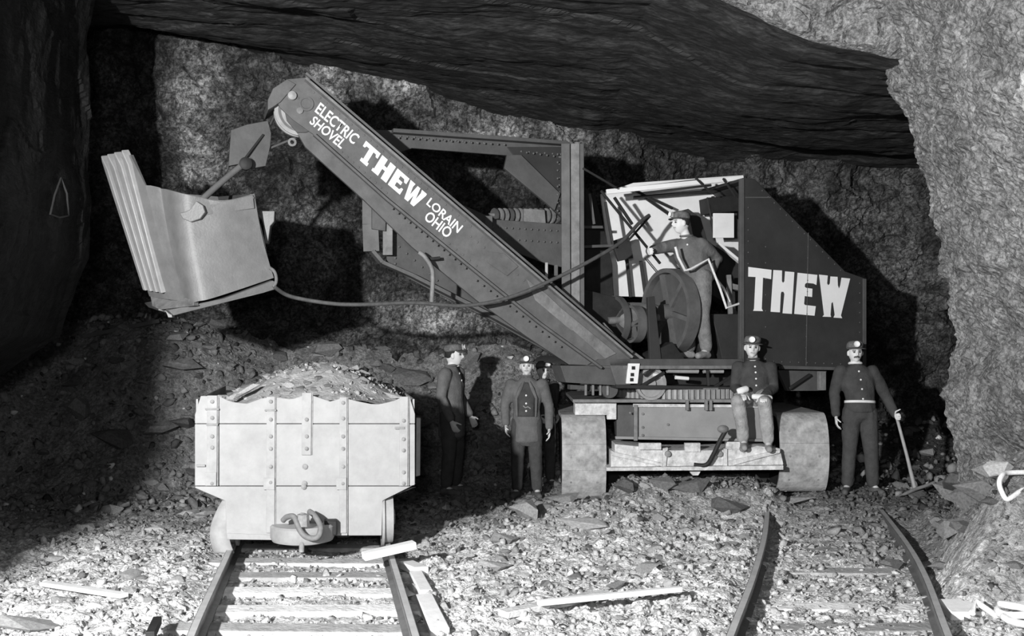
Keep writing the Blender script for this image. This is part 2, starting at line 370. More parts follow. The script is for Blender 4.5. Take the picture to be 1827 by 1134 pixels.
# ------------------------------------------------------------------ loose rock
def rock_points(r, k=13):
    p = nr.normal(size=(k, 3)); p /= np.linalg.norm(p, axis=1)[:, None]; p *= (.75 + .3 * nr.rand(k, 1)); p[:, 2] *= .7; p[:, 0] *= 1.2
    return p * r
def hull(pts):
    bm = bmesh.new(); [bm.verts.new(tuple(p)) for p in pts]
    res = bmesh.ops.convex_hull(bm, input=bm.verts)
    for v in [v for v in bm.verts if not v.link_faces]: bm.verts.remove(v)
    bm.verts.index_update(); bm.faces.index_update()
    v = np.array([v.co[:] for v in bm.verts]); f = np.array([[q.index for q in fc.verts] for fc in bm.faces]); bm.free(); return v, f
PROTO = [hull(rock_points(1.0, rng.choice([10, 12, 14]))) for _ in range(14)]
def rocks_mesh(name, pos, size, tone, material, squash=1.0):
    V = []; F = []; Tn = []; k = 0
    for p, s, tt in zip(pos, size, tone):
        v, f = PROTO[rng.randrange(14)]
        q = nr.normal(size=4); q /= np.linalg.norm(q); R = np.array(Quaternion(q).to_matrix())
        vv = (v @ R.T) * s; vv[:, 2] *= squash; vv += p; V.append(vv); F.append(f + k); k += len(v); Tn.append(np.full(len(v), tt))
    V = np.concatenate(V); F = np.concatenate(F); me = bpy.data.meshes.new(name)
    me.vertices.add(len(V)); me.vertices.foreach_set('co', V.ravel()); me.loops.add(F.size); me.loops.foreach_set('vertex_index', F.ravel().astype(np.int32))
    me.polygons.add(len(F)); me.polygons.foreach_set('loop_start', np.arange(0, F.size, 3, dtype=np.int32)); me.update(calc_edges=True)
    at = me.attributes.new('tone', 'FLOAT', 'POINT'); at.data.foreach_set('value', np.concatenate(Tn).astype(np.float32))
    return link(name, me, material)
def clear_of(x, y, pad):
    "keeps big stones off the rails, the car, the crawlers and the men's feet"
    c1 = -1.22 - .175 * (y - 6.23); c2 = 1.9 + .32 * (y - 6.23)
    if y < 12.2 and abs(x - c1) < .95: return False
    if y < 11 and abs(x - c2) < .62 + pad + .12: return False
    if y > 10.9 - pad and .4 < x < 3.6 and y < 14: return False
    for (mx, my) in ((-.6, 12), (.15, 11.75), (.33, 12.2), (3.65, 11.35)):
        if math.hypot(x - mx, y - my) < .35 + pad: return False
    return True
N = 19000
py_ = 5.6 + (nr.rand(N) ** 1.25) * 8.2; px_ = (nr.rand(N) * 2 - 1) * (.50 * py_ + .35)
sz = .007 + .022 * nr.rand(N) ** 3.5 + .010 * np.clip(py_ - 6, 0, 9) / 5 + .035 * (nr.rand(N) ** 14) * (py_ / 9)
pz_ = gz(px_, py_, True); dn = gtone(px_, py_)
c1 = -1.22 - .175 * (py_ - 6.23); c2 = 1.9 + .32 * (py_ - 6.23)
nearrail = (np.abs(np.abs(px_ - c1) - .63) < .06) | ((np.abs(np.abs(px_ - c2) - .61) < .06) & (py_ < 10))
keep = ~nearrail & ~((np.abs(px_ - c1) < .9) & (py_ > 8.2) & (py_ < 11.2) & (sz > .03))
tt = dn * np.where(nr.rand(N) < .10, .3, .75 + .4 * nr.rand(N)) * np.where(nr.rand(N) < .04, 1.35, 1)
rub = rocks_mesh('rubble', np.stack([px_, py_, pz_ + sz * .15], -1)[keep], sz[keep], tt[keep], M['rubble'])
rub.parent = floor; rub['kind'] = 'stuff'
QP = np.stack([px_, py_], -1)
N2 = 3200
qy = 10.6 + nr.rand(N2) * 3.5; qx = (nr.rand(N2) * 2 - 1) * (.5 * qy + .3); qs = .02 + .075 * nr.rand(N2) ** 4
ok = np.array([clear_of(a, b, c) for a, b, c in zip(qx, qy, qs)]) | (qy > 12.3) | ((qx > 1.05) & (qx < 2.8) & (qy < 11.4) & (qs < .06))
st2 = rocks_mesh('muck_stones', np.stack([qx, qy, gz(qx, qy, True) + qs * .3], -1)[ok], qs[ok], (.22 + .5 * nr.rand(N2) + 1.2 * (nr.rand(N2) < .07))[ok], M['rubble']); st2.parent = floor; st2['kind'] = 'stuff'
protos = []
for i in range(14):
    v, f = PROTO[i]; me = bpy.data.meshes.new('rock'); me.from_pydata(v.tolist(), [], f.tolist()); protos.append(me); me.materials.append(M['rock'])
protos_d = []
for me in protos:
    m2 = me.copy(); m2.materials.clear(); m2.materials.append(M['darkrock']); protos_d.append(m2)
def put_rock(x, y, s, dark=False, sc=(1, 1, 1), sink=.25, parent=floor, rot=None):
    o = bpy.data.objects.new('rock', rng.choice(protos_d if dark else protos)); COL.objects.link(o); o.parent = parent
    o.rotation_euler = rot or (rng.uniform(-.4, .4), rng.uniform(-.4, .4), rng.uniform(0, 6.28)); o.scale = (s * sc[0], s * sc[1], s * sc[2])
    o.location = (x, y, gz1(x, y, False) + s * sc[2] * (.6 - sink)); return o
cnt = 0
while cnt < 262:
    y = 6.4 + 7.6 * rng.random() ** .75; x = rng.uniform(-.5, .5) * y * 1.0; s = rng.uniform(.038, .07) * (1 + .9 * rng.random() ** 3) * (.45 + y / 16)
    if y > 11.5: s *= 1.5
    if not clear_of(x, y, s): continue
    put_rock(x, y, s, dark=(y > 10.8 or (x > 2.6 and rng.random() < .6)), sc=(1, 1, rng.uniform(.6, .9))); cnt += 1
# the stones that stand out in the photograph
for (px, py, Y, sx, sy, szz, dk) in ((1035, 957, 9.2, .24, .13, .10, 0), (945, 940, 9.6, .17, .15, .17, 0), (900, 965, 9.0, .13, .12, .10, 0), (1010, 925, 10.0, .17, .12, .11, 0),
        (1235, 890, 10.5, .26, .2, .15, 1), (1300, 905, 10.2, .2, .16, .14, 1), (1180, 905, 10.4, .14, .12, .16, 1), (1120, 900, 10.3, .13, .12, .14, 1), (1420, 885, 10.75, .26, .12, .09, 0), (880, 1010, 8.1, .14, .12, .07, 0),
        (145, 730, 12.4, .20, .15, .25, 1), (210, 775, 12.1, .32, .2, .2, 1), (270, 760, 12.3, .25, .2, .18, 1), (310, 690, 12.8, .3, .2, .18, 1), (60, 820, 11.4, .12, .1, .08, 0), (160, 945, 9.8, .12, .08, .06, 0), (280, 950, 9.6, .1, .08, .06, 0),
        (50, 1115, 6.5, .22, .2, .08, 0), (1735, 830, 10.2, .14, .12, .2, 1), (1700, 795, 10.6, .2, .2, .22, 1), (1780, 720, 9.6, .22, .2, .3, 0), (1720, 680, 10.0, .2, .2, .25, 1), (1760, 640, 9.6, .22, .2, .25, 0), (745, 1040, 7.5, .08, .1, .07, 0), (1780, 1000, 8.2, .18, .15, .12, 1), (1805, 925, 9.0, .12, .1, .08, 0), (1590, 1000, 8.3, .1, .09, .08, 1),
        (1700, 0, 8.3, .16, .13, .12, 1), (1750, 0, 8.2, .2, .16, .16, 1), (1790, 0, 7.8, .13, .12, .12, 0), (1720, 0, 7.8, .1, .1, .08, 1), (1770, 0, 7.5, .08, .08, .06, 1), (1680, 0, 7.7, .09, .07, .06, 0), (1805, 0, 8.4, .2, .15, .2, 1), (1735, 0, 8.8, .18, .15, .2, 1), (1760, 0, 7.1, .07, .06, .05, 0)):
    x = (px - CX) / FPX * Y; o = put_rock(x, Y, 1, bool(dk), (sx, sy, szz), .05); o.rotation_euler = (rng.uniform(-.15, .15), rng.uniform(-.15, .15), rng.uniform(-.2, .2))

# ------------------------------------------------------------------ railway tracks
def track(name, left, right, zt, ties, label, tie_len=1.75):
    r = root(name, ((left[0][0] + right[0][0]) / 2, left[0][1], 0), label, 'railway track')
    for side in (left, right):
        path = catmull([(x, y, zt) for x, y in side], 8)
        prof = [(-.045, -.11), (.045, -.11), (.045, -.10), (.010, -.088), (.008, -.032), (.024, -.026), (.024, 0), (-.024, 0), (-.024, -.026), (-.008, -.032), (-.010, -.088), (-.045, -.10)]
        vs = []; fs = []; n = len(prof)
        for i, p in enumerate(path):
            t = (path[min(i + 1, len(path) - 1)] - path[max(i - 1, 0)]); t.z = 0; t.normalize(); s = Vector((t.y, -t.x, 0))
            vs += [p + s * a + Vector((0, 0, b)) for a, b in prof]
        for i in range(len(path) - 1): fs += [(i * n + j, (i + 1) * n + j, (i + 1) * n + (j + 1) % n, i * n + (j + 1) % n) for j in range(n)]
        fs += [tuple(range(n)), tuple(range(len(vs) - 1, len(vs) - n - 1, -1))]
        ra = MB().add(vs, fs).build('rail', M['rail'], r)
        top = MB()
        tp = [p + Vector((0, 0, .0015)) for p in path]
        vs = []; fs = []
        for i, p in enumerate(tp):
            t = (tp[min(i + 1, len(tp) - 1)] - tp[max(i - 1, 0)]); t.normalize(); s = Vector((t.y, -t.x, 0)); vs += [p - s * .020, p + s * .020]
        for i in range(len(tp) - 1): fs.append((2 * i, 2 * i + 1, 2 * i + 3, 2 * i + 2))
        top.add(vs, fs).build('rail_head', M['railtop'], ra, label='worn shiny running face')
    for (y, skew, a, b) in ties:
        def at(side): return np.interp(y, [q[1] for q in side], [q[0] for q in side])
        xl = at(left); xr = at(right); mb = MB()
        L = Vector((xl - a, y + skew, zt - .158)); R = Vector((xr + b, y - skew, zt - .158)); mb.bar(L, R, .2, .1)
        mb.build('sleeper', M['tie'], r, bevel=.012)
    return r
lt = [(-1.82 + .172 * 1.4, 4.83), (-1.85, 6.23), (-2.226, 8.4), (-2.84, 11.9)]; rt = [(-.585 + .172 * 1.4, 4.83), (-.585, 6.23), (-.966, 8.4), (-1.58, 11.9)]
track('railway_track', lt, rt, .07, [(5.5, .02, .3, .35), (6.05, 0, .28, .33), (6.55, .03, .2, .36), (7.02, -.02, .1, .34), (7.5, .03, .02, .3), (8.0, 0, .1, .28), (8.5, .02, .2, .28), (9.1, 0, .25, .25), (9.8, .02, .25, .25), (10.6, 0, .25, .25), (11.4, 0, .25, .25)],
      'straight rail track under the ore car at left', 1.75)
lt = [(.85, 4.8), (1.30, 6.23), (1.716, 7.56), (2.16, 9.1), (2.62, 10.9)]; rt = [(2.1, 4.8), (2.53, 6.23), (2.93, 7.56), (3.25, 8.8), (3.68, 10.75)]
track('railway_track', lt, rt, .06, [(5.6, 0, .2, .35), (6.15, .02, .1, .35), (6.6, -.02, .05, .32), (7.1, .03, 0, .1), (7.6, -.02, .05, .05), (8.2, .02, -.05, -.1), (9.0, 0, -.1, -.1)],
      'curved rail track running up to the power shovel at right')
# ------------------------------------------------------------------ ore car
D = Vector((-.172, 1, 0)).normalized(); S = Vector((D.y, -D.x, 0))          # along the track, to the right
FC = P(545, 955, 8.4); FC.z = 0
def PC(px, py, off=0.0):
    d = Vector(((px - CX) / FPX, 1, -(py - HY) / FPX)); o = Vector((0, 0, CH)); q = FC + D * off
    return o + d * ((q - o).dot(D) / d.dot(D))
car = root('ore_car', (FC.x + D.x, FC.y + D.y, .07), 'pale dusty steel ore car heaped with broken ore, end panel to the camera', 'mine car')
cols = [347, 391, 492, 557, 622, 731, 741]
def topy(x):  # ragged, scalloped upper edge
    k = [(347, 742), (358, 706), (391, 706), (410, 716), (440, 720), (470, 709), (492, 708), (520, 712), (548, 703), (560, 706), (590, 716), (612, 709), (640, 716), (670, 722), (700, 716), (722, 706), (731, 708), (741, 740)]
    return float(np.interp(x, [a for a, b in k], [b for a, b in k]))
def boty(x): return float(np.interp(x, [345, 402, 404, 682, 684, 743], [868, 893, 955, 955, 893, 860]))
k = 0
for (y0, y1) in ((None, 755), (756.5, 866), (867.5, None)):
    edges = [347, 390.5, 491, 621, 730.5, 741] if y0 else [347, 390.5, 491, 557, 621, 730.5, 741]
    if y1 is None: edges = [403, 491, 621, 683]
    for a, b in zip(edges[:-1], edges[1:]):
        a2 = a + .7; b2 = b - .7; xs_ = np.linspace(a2, b2, 9)
        up = [(x, topy(x) if y0 is None else y0) for x in xs_]
        lo = [(x, y1 if y1 else boty(x)) for x in xs_]
        if y1 is None and a == 403: up = [(348, y0), (b2, y0)]; lo = [(348, 870), (402, 893), (404, 955), (b2, 955)]
        elif y1 is None and b == 683: up = [(a2, y0), (741, y0)]; lo = [(a2, 955), (681, 955), (683, 893), (741, 864)]
        poly = [PC(x, y) for x, y in up] + [PC(x, y) for x, y in reversed(lo)]
        MB().prism(poly, D * .02).build('plate', M['cart'], car, bevel=.004)
# backing sheet, far end and the two long sides, floor
out = [(352, 745), (352, 866), (404, 890), (407, 950), (679, 950), (681, 890), (737, 860), (737, 745)]
MB().prism([PC(x, y, .03) for x, y in out], D * .02).build('inner_sheet', M['iron'], car)
LEN = 2.3
MB().prism([PC(x, y, 0) + D * LEN for x, y in [(349, 722)] + out[1:-1] + [(739, 722)]], D * .03).build('end_plate', M['cart'], car)
hl = [PC(x, y) for x, y in ((349, 712), (349, 868), (404, 893), (406, 955), (680, 955), (682, 893), (740, 862), (740, 712))]
for seg, nm in (((0, 1), 'side_plate'), ((1, 2), 'hopper_plate'), ((2, 3), 'hopper_plate'), ((3, 4), 'bottom_plate'), ((4, 5), 'hopper_plate'), ((5, 6), 'hopper_plate'), ((6, 7), 'side_plate')):
    a = hl[seg[0]]; b = hl[seg[1]]; m_ = (b - a).normalized(); nn = m_.cross(D) * .015
    MB().prism([a + D * .03, b + D * .03, b + D * LEN, a + D * LEN], nn).build(nm, M['cart'], car)
# upright iron bands with bolts
def band(x0, x1, y0, y1, ys_):
    b = MB().prism([PC(x0, y0), PC(x1, y0), PC(x1 - 1, y1), PC(x0 - 1, y1)], -D * .016).build('iron_band', M['cartband'], car, bevel=.003)
    m = MB(); xc = (x0 + x1) / 2 - .5
    for y in ys_:
        c = PC(xc, y, -.016); m.lathe(c, -D, [(0, .016), (.008, .016), (.014, .009), (.015, 0)], 8)
    m.build('bolt', M['bolt'], b, kind='stuff')
    sh = MB().prism([PC(x1 + .4, y0), PC(x1 + 2.4, y0), PC(x1 + 1.4, y1), PC(x1 - .6, y1)], -D * .006).build('edge_angle', M['bolt'], b)
band(370, 388, 705, 866, (716, 745, 778, 798, 862)); band(476, 491, 707, 950, (716, 748, 778, 800, 832, 860)); band(539, 556, 700, 811, (748, 778, 800))
band(606, 619, 708, 950, (718, 746, 778, 800, 832, 862)); band(713, 728, 707, 866, (750, 783, 803, 842, 862))
m = MB()
for (x, y) in ((544, 832), (543, 862), (542, 868)): m.lathe(PC(x, y, -.001), -D, [(0, .022), (.01, .022), (.016, .012), (.017, 0)], 10)
m.build('bolt', M['bolt'], car, kind='stuff')
for (x0, x1, y0, y1) in ((366, 391, 728, 731), (368, 389, 755, 759), (350, 366, 828, 832), (472, 493, 730, 733), (704, 722, 761, 765), (470, 490, 852, 873), (600, 618, 852, 873), (366, 386, 842, 866)):
    MB().prism([PC(x0, y0, -.017), PC(x1, y0, -.017), PC(x1, y1, -.017), PC(x0, y1, -.017)], -D * .008).build('cleat', M['cartband'] if y1 - y0 > 8 else M['bolt'], car, bevel=.002)
# side hinge gear at right, underframe
MB().prism([PC(743, 745), PC(751, 745), PC(750, 848), PC(742, 850)], D * .12).build('side_latch', M['black'], car, bevel=.004)
m = MB()
for s_ in (-.30, .30): m.bar(FC + S * s_ + D * .12 + Vector((0, 0, .20)), FC + S * s_ + D * (LEN - .1) + Vector((0, 0, .20)), .1, .13)
for d_ in (.15, LEN - .2): m.bar(FC - S * .5 + D * d_ + Vector((0, 0, .20)), FC + S * .5 + D * d_ + Vector((0, 0, .20)), .1, .1)
m.build('underframe', M['black'], car)
MB().prism([PC(405, 951, -.01), PC(487, 954, -.01), PC(487, 963, -.01), PC(405, 962, -.01)], D * .08).build('sill', M['cartband'], car, bevel=.003)
# wheels
for d_ in (.30, LEN - .45):
    c = FC + D * d_
    ax = MB().cyl(c + S * (-.68) + Vector((0, 0, .28)), c + S * .62 + Vector((0, 0, .28)), .035).build('axle', M['black'], car)
    for sgn, sx in ((-1, -.61), (1, .63)):
        # rail centre lines at this depth
        y = c.y; xr = np.interp(y, [6.23, 8.4, 11.9], [-1.85, -2.226, -2.84] if sgn < 0 else [-.585, -.966, -1.58])
        cc = Vector((xr, y, .07 + .21))
        MB().lathe(cc, S, [(-.06, 0), (-.06, .06), (-.03, .07), (-.02, .17), (-.05, .19), (-.05, .21), (.04 * 1, .21), (.04, .19), (.01, .17), (.02, .07), (.06, .06), (.06, 0)] if sgn > 0 else
                   [(-.06, 0), (-.06, .06), (-.02, .07), (-.01, .17), (-.04, .19), (-.04, .21), (.05, .21), (.05, .19), (.02, .17), (.03, .07), (.06, .06), (.06, 0)], 36).build('wheel', M['lit'], car)
        MB().lathe(cc, S, [(.03 * -sgn, .20), (.03 * -sgn, .235), (.05 * -sgn, .235), (.05 * -sgn, .20)], 36).build('wheel_flange', M['lit'], car)
# outer wheel guard seen pale at the car's lower left
g = MB(); pts = [PC(398, 893, .15), PC(388, 910, .13), PC(378, 935, .12), PC(376, 960, .12), PC(384, 985, .13)]
vs = []; 
for p in catmull(pts, 5): vs += [p, p + S * .15 - D * .03]
n = len(vs) // 2
g.add(vs, [(2 * i, 2 * i + 1, 2 * i + 3, 2 * i + 2) for i in range(n - 1)], True)
o = g.build('wheel_guard', M['cartband'], car); md = o.modifiers.new('s', 'SOLIDIFY'); md.thickness = .02
# coupler: round dished buffer with an iron shackle
bc = PC(540, 945, -.02)
MB().lathe(bc + Vector((0, 0, -.075)), (0, 0, 1), [(-.02, .0), (-.02, .16), (0, .235), (.03, .25), (.11, .25), (.125, .235), (.125, .0)], 40).build('buffer', M['lit'], car)
MB().tube(catmull([PC(505, 928, -.16), PC(512, 922, -.2), PC(525, 922, -.28), PC(535, 945, -.32), PC(548, 958, -.33), PC(566, 958, -.32), PC(572, 940, -.28), PC(562, 920, -.2), PC(552, 912, -.12)], 5), .022, 10).build('coupling_link', M['iron'], car)
MB().cyl(PC(540, 915, -.25), PC(538, 984, -.25), .02).build('coupling_pin', M['bolt'], car)
MB().box(PC(590, 940, -.05), (.10, .1, .12), S).build('buffer_bracket', M['black'], car, bevel=.01)
MB().lathe(PC(541, 938, -.28), (0, 0, 1), [(0, 0), (0, .05), (.09, .045), (.09, 0)], 8, False).build('buffer_socket', M['bolt'], car)

# load of ore
nx, ny = 46, 60; sx_ = np.linspace(-.84, .84, nx); sy_ = np.linspace(.04, LEN - .02, ny); SX, SY = np.meshgrid(sx_, sy_)
hz = np.interp(SX, [-.9, -.6, -.3, .0, .2, .45, .62, .75, .9], [1.16, 1.22, 1.40, 1.47, 1.50, 1.42, 1.32, 1.24, 1.15])
hz = 1.12 + (hz - 1.12) * np.clip(.25 + SY * 1.6, 0, 1) * sstep(LEN + .3, LEN - .6, SY) + .05 * fbm(SX * 4, SY * 4, SX * 0, 4, 500)
WX = FC.x + S.x * SX + D.x * SY; WY = FC.y + S.y * SX + D.y * SY
load = grid_mesh('ore_load', WX, WY, hz, np.full(SX.shape, .80), M['rubble']); del load['kind']
tag(load, 'heap of pale broken ore piled above the rim of the ore car', 'ore')
def hzat(a, b): return float(hz[int((b - .04) / (LEN - .06) * (ny - 1)), int((a + .84) / 1.68 * (nx - 1))])
for i in range(70):
    a = rng.uniform(-.74, .74); b = rng.uniform(.1, 1.1); p = FC + S * a + D * b; s = rng.uniform(.03, .075)
    o = put_rock(p.x, p.y, s, False, (1, 1, .8), .3, load); o.location.z = hzat(a, b) + s * .15
pl = []; ps = []
for i in range(900):
    a = rng.uniform(-.80, .80); b = rng.uniform(.06, 1.7); p = FC + S * a + D * b; s = .008 + .02 * rng.random() ** 2; pl.append((p.x, p.y, hzat(a, b) + s * .3)); ps.append(s)
o = rocks_mesh('ore_fragments', np.array(pl), np.array(ps), .45 + .7 * nr.rand(len(pl)), M['rubble']); o['kind'] = 'stuff'; o.parent = load
for (px, py, off, s, sc) in ((430, 700, .25, .12, (1.3, .6, .35)), (520, 676, .5, .1, (.9, .7, .6)), (615, 655, .6, .1, (1.2, .6, .25)), (650, 680, .45, .09, (1, .8, .7)), (583, 655, .8, .12, (1.2, 1, .6)), (700, 705, .2, .07, (1.2, .8, .6))):
    o = put_rock(0, 0, s, False, sc, .3, load, (0, -.5 if px == 430 else .2, .2)); o.location = PC(px, py, off)
# plank across the rail
b = MB().bar(P(648, 992, 7.9), P(740, 971, 8.05), .10, .055).build('board', M['palewood'], None, bevel=.004)
tag(b, 'short white board lying across the rail beside the ore car', 'board')

# ================================================================== power shovel
sh = root('power_shovel', (2.3, 12.2, .0), 'large dark riveted power shovel on crawlers with boom raised to the left', 'power shovel')
def plate(name, poly, off, th, m, parent=None, bevel=.004, label=None):
    return MB().prism([PM(x, y, off) for x, y in poly], MN * th).build(name, m, parent or sh, bevel=bevel, label=label)
def rivets(lines, off, parent, r=.011, m=None):
    mb = MB()
    for (x0, y0, x1, y1, n) in lines:
        for i in range(n):
            t = i / max(n - 1, 1); c = PM(x0 + (x1 - x0) * t, y0 + (y1 - y0) * t, off); mb.lathe(c, -MN, [(0, r), (.005, r * .85), (.009, 0)], 6)
    return mb.build('rivets', m or M['steel'], parent, kind='stuff')
def beam(name, a, b, w, h, off, m, parent=None, bevel=.004, off2=None):
    return MB().bar(PM(*a, off), PM(*b, off if off2 is None else off2), w, h).build(name, m, parent or sh, bevel=bevel)

# ---- boom
boom = plate('boom', [(487, 168), (512, 141), (545, 138), (700, 272), (840, 392), (1000, 527), (1126, 634), (1120, 656), (1072, 656), (960, 575), (830, 470), (690, 356), (560, 240), (522, 213), (500, 192)], 0, .03, M['boom'])
plate('boom_back_plate', [(487, 168), (512, 141), (545, 138), (1126, 634), (1072, 656), (690, 356), (522, 213)], .50, .03, M['steel'], boom)
plate('boom_web', [(530, 236), (552, 232), (700, 350), (830, 465), (960, 572), (1075, 652), (1015, 650), (940, 600), (850, 535), (735, 440), (650, 357), (545, 262)], .045, .05, M['boom'], boom)
# flanges along the upper edge
ft = [(545, 138), (840, 390), (1126, 634)]
for (o1, o2, dy) in ((-.05, .0, 0), (.06, .1, -9)):
    mb = MB()
    for a, b in zip(ft[:-1], ft[1:]): mb.bar(PM(a[0], a[1] + dy + 3, o1), PM(b[0], b[1] + dy + 3, o1), .09, .022)
    mb.build('flange', M['iron'] if dy == 0 else M['boom'], boom)
MB().prism([PM(x, y, .05) for x, y in ((545, 134), (1126, 630), (1126, 636), (545, 141))], MN * .42).build('cover_plate', M['steel'], boom)
mb = MB()
for a, b in (((560, 240), (690, 356)), ((690, 356), (830, 470)), ((830, 470), (960, 575)), ((960, 575), (1072, 656))): mb.bar(PM(*a, -.03), PM(*b, -.03), .06, .022)
mb.build('flange', M['boom'], boom)
# head bracket, patch plates, ribs
plate('head_bracket', [(478, 178), (487, 158), (512, 141), (528, 150), (500, 182), (488, 190), (478, 196)], -.02, .5, M['boom'], boom)
plate('patch_plate', [(868, 448), (900, 452), (925, 475), (905, 492), (870, 468)], -.012, .012, M['boom'], boom, .003)
plate('patch_plate', [(940, 498), (975, 524), (1040, 586), (1020, 590), (955, 535)], -.012, .012, M['iron'], boom, .003)
plate('patch_plate', [(1000, 548), (1100, 630), (1080, 640), (1010, 578)], -.014, .012, M['iron'], boom, .003)
rivets([(840, 422, 1090, 626, 22), (700, 372, 830, 478, 14), (600, 262, 690, 344, 10), (560, 165, 840, 403, 26), (520, 165, 532, 175, 2), (790, 425, 850, 474, 6), (850, 500, 1000, 618, 14)], 0, boom, .012, M['boom'])
MB().lathe(PM(521, 171, -.005), -MN, [(0, .045), (.03, .04), (.05, .0)], 16).build('pin_boss', M['lit'], boom)
MB().lathe(PM(546, 185, -.005), -MN, [(0, .07), (.012, .07), (.012, .05), (.006, .045), (.006, 0)], 20).build('pin_boss', M['boom'], boom)
# sheave under the tip
sc_ = PM(535, 197, .06)
sheave = MB().lathe(sc_, MN, [(0, 0), (0, .05), (.03, .06), (.03, .17), (0, .20), (0, .235), (.02, .235), (.05, .20), (.08, .235), (.12, .235), (.12, .2), (.09, .17), (.09, .06), (.12, .05), (.12, 0)], 48).build('sheave', M['lit'], boom, label='pale grooved wheel at the boom tip')
MB().cyl(PM(535, 197, -.02), PM(535, 197, .5), .03).build('sheave_pin', M['iron'], boom)
plate('sheave_guard', [(507, 192), (533, 200), (555, 233), (545, 236), (530, 236), (512, 215)], .02, .025, M['steel'], boom)
MB().lathe(PM(521, 254, .02), -MN, [(0, .04), (.02, .04), (.02, .02), (.0, .018)], 14).build('rope_eye', M['iron'], boom)
# ---- lettering
def letters(name, polys, mp, parent, m=M['white']):
    mb = MB()
    for poly in polys: mb.prism([mp(x, y) for x, y in poly], -MN * .003)
    return mb.build(name, m, parent)
TH_ = dict(
 T=[(92, 100), (470, 148), (462, 300), (330, 275), (310, 780), (330, 820), (170, 815), (185, 780), (210, 265), (90, 258)],
 H=[(500, 150), (640, 158), (638, 330), (655, 360), (680, 335), (690, 172), (840, 185), (800, 865), (650, 855), (680, 540), (665, 505), (630, 505), (620, 540), (605, 840), (455, 830)],
 E=[(895, 195), (1215, 230), (1200, 395), (1150, 370), (1040, 360), (1015, 380), (1010, 420), (1030, 440), (1135, 455), (1130, 590), (1010, 575), (1000, 700), (1015, 720), (1190, 740), (1170, 895), (840, 865)],
 W=[(1245, 225), (1385, 240), (1375, 370), (1395, 400), (1420, 370), (1430, 255), (1545, 262), (1550, 400), (1570, 455), (1590, 400), (1610, 275), (1750, 290), (1600, 890), (1620, 935), (1480, 925), (1500, 880), (1470, 670), (1445, 690), (1430, 880), (1440, 915), (1300, 910), (1325, 880)])
B2 = dict(  # slab-serif letters of the boom, unit word box
 T=[(0, 0), (.27, 0), (.27, .32), (.235, .32), (.22, .2), (.175, .2), (.175, .82), (.2, .82), (.2, 1), (.07, 1), (.07, .82), (.10, .82), (.10, .2), (.05, .2), (.035, .32), (0, .32)],
 H=[(.3, 0), (.40, 0), (.40, .36), (.45, .36), (.45, 0), (.55, 0), (.55, 1), (.45, 1), (.45, .56), (.40, .56), (.40, 1), (.28, 1), (.28, .84), (.3, .84)],
 E=[(.58, 0), (.80, 0), (.80, .34), (.76, .34), (.74, .2), (.67, .2), (.67, .4), (.74, .4), (.74, .58), (.67, .58), (.67, .8), (.75, .8), (.77, .66), (.80, .66), (.80, 1), (.58, 1)],
 W=[(.82, 0), (.91, 0), (.90, .2), (.92, .62), (.95, 0), (1.0, 0), (1.02, .62), (1.04, .2), (1.03, 0), (1.12, 0), (1.12, .12), (1.05, 1), (.985, 1), (.97, .55), (.945, 1), (.88, 1), (.83, .15)])
def quad(TL, TR, BL, BR, off=-.004):
    def f(u, v):
        x = (TL[0] * (1 - u) + TR[0] * u) * (1 - v) + (BL[0] * (1 - u) + BR[0] * u) * v
        y = (TL[1] * (1 - u) + TR[1] * u) * (1 - v) + (BL[1] * (1 - u) + BR[1] * u) * v
        return PM(x, y, off)
    return f
q = quad((653, 251), (750, 336), (635, 280), (733, 364), -.004)
for L_, s_ in B2.items(): letters('letter', [[(u, v) for u, v in s_]], q, boom).name = 'letter'
def text(body, qf, parent, m=M['white']):
    c = bpy.data.curves.new('t', 'FONT'); c.body = body; c.resolution_u = 3; c.offset = .018
    to = bpy.data.objects.new('t', c); COL.objects.link(to); dg = bpy.context.evaluated_depsgraph_get()
    me = bpy.data.meshes.new_from_object(to.evaluated_get(dg)); bpy.data.objects.remove(to)
    V = np.array([v.co[:] for v in me.vertices]); lo = V.min(0); hi = V.max(0); og = origin_of(parent)
    for v in me.vertices:
        u = (v.co.x - lo[0]) / (hi[0] - lo[0]); w_ = 1 - (v.co.y - lo[1]) / (hi[1] - lo[1]); v.co = qf(u, w_) - og
    me.name = 'lettering'; return link('lettering', me, m, parent)
text('ELECTRIC', quad((572, 182), (643, 243), (561, 199), (630, 258)), boom)
text('SHOVEL', quad((562, 206), (620, 252), (551, 219), (608, 266)), boom)
text('LORAIN', quad((769, 352), (827, 403), (760, 364), (816, 416)), boom)
text('OHIO', quad((767, 375), (809, 410), (755, 390), (798, 426)), boom)

# ---- crowd frame behind the boom
cf = plate('crowd_frame', [(660, 231), (760, 234), (905, 249), (1010, 258), (1010, 300), (905, 277), (735, 264), (708, 274), (700, 290)], .75, .04, M['steel'])
plate('frame_gusset', [(905, 262), (1010, 262), (1010, 395), (985, 372)], .74, .04, M['house'], cf)
plate('frame_brace', [(905, 276), (930, 276), (1000, 345), (990, 375), (900, 300)], .70, .05, M['steel'], cf)
beam('frame_chord', (700, 234), (1010, 256), .12, .04, .70, M['steel'], cf)
lp = plate('lower_plate', [(690, 335), (720, 350), (790, 385), (1010, 400), (1010, 478), (975, 470), (888, 437), (960, 560), (1000, 640), (870, 568), (770, 518), (700, 480), (690, 470)], .72, .04, M['steel'])
plate('upper_plate', [(770, 340), (870, 385), (872, 400), (780, 400)], .68, .03, M['steel'], lp)
mb = MB()
pth = [(661, 345), (661, 400), (663, 448), (680, 468), (735, 492), (800, 525), (870, 560), (1000, 632)]
for a, b in zip(pth[:-1], pth[1:]): mb.bar(PM(*a, .62), PM(*b, .62), .16, .035)
